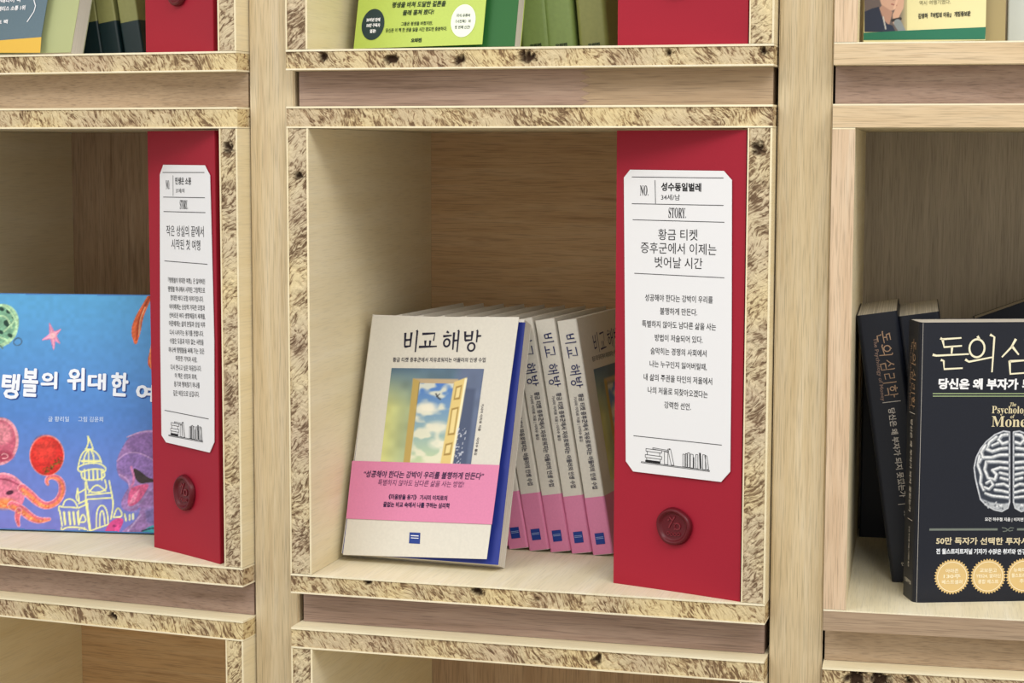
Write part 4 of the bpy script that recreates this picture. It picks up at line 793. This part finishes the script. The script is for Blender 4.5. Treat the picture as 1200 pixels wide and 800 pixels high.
# top left: grey-blue book, pale green leaf, dark banded spines
x2 = xy('L', 85.5, 60, .08); x1 = xy('L', 48.5, 60, .07)
e, S, fcx = front_book('L', x2-.152, .082, .155, 0, .018, .22, 'grey-blue book facing front with a yellow foot, in the top left box', plain('5a6f7c', .45, .4, .03, 500), plain('a8ae7e', .5, .3), 17, x1-(x2-.152), mback=plain('a8ab8c', .5))
mb = MB(); mb.poly([(*S.px(*p), 0) for p in ((-20, 62), (47.5, 62), (48.8, 43.6), (-20, 49))]); S.emit('yellow_foot_band', mb, plain('d9b04a', .5), .0004)
mb = MB()
for a in (('맥킨지 플래티어 팩', -22, 5, 24, 2.6, 5.6, .03), ('하버드 플래티스 소통 1위', -22, 14.6, 29.5, 11.8, 5.6, .03), ('베스트 팩', -14, 30, 9, 28, 5, .03)): tpx(mb, S, *a)
lpx(mb, S, [(40, 0), (42, 7), (40, 14), (36, 20), (32, 26)], 1.2); S.emit('cover_lettering', mb, WHT, .0005)
MDK = plain('15292c', .4, .45, .04, 300, 'dark_band'); MKH = plain('8a8a55', .45, .4, .04, 300, 'khaki_cover')
for k, px in enumerate((100, 122, 148)):
    x = xy('L', px, 60, .125); t = .0195
    e, cov, Mx = tall_spine('L', x, .125, t, .215, .145, 9, MKH, ('khaki book spine with a dark band, first right of the pale green page edges', 'khaki book spine with a dark band, middle of three', 'khaki book spine with a dark band, touching the red card in the top left box')[k], 'khaki books in the top left box', .0012)
    obj('paper_band', wrap(.145, t, .0003, .0014, .0004, .036, x_in=.0006), MDK, e)
# top right: yellow book with a portrait, then a grey one
x1 = xy('R', 1155, 45, .05); x2 = xy('R', 1178, 45, .055)
e, S, fcx = front_book('R', .0035, .056, x2-.0035, 0, .018, .21, 'pale yellow book with a portrait photo and green foot, in the top right box', plain('d8cf9a', .45, .4), plain('9b8a5e', .5), 8, x1-.0035, yawd=0)
mb = MB(); mb.poly([(*S.px(*p), 0) for p in ((1012, 47), (1154.5, 46), (1155.3, 31.8), (1060, 36), (1012, 38.5))]); S.emit('green_foot_print', mb, plain('1f6a50', .5), .0004)
cv = Canvas(1013, -30, 1063, 37.4, .8, '5f5350'); X, Y = cv.X, cv.Y
cv.put(np.clip((X-1052)/11, 0, 1), 'b9ae80')
cv.blob(1044, -6, 13, 19, 'c29a84', .1); cv.poly([(1030, -22), (1058, -24), (1058, -6), (1050, -16), (1036, -14), (1032, -2), (1030, -8)], '2a2422'); cv.poly([(1034, 6), (1046, 14), (1042, 30), (1036, 26), (1030, 10)], 'a98270')
cv.line([(1045, 5), (1051, 6.5)], 1.3, '8a4c48'); cv.line([(1048, -4), (1050, -1), (1047, 0)], 1, '96705f'); cv.line([(1041, -8), (1045, -9)], 1, '3a2a26'); cv.line([(1050, -8), (1054, -8)], 1, '3a2a26')
cv.poly([(1013, 14), (1022, 10), (1030, 8), (1034, 20), (1036, 38), (1013, 38)], '20273a'); cv.poly([(1034, 22), (1036, 38), (1050, 38), (1046, 30), (1040, 28)], '222b40'); cv.line([(1035, 20), (1038, 34)], 1.6, 'b6b2ac')
cv.line([(1056, 0), (1055, 8), (1050, 18), (1050, 26)], [7, 8, 8, 7], 'c79e86'); cv.line([(1052, -2), (1048, 10)], 2.5, 'd3ab92'); cv.line([(1046, 24), (1055, 22)], 3.5, '2b2524'); cv.line([(1052, 27), (1058, 38)], [9, 8], '7f8689')
cv.emit('portrait_print', S, .0003, fcx)
mb = MB(); tpx(mb, S, '역시 여행기였다.', 1077.5, 6.3, 1114, 4.6, 5.4, .0); S.emit('cover_lettering', mb, plain('6e6a4e', .5), .0005)
mb = MB(); tpx(mb, S, '김영하 『여행의 이유』 개정증보판', 1076, 22.2, 1137.5, 19, 6.4, .04); S.emit('cover_lettering', mb, plain('3c3b2e', .5), .0005)
Mx = FM['R'] @ Matrix.Translation((x2+.003, .075, PITCH+.016*math.sin(math.radians(8)))) @ Matrix.Rotation(-math.radians(8), 4, 'X')
book(Mx, 'pale grey book facing front at the right edge of the top right box', None, .14, .205, .016, plain('b9bcb4', .5, .3))

bpy.data.objects.remove(_tobj); bpy.data.curves.remove(_tcur)
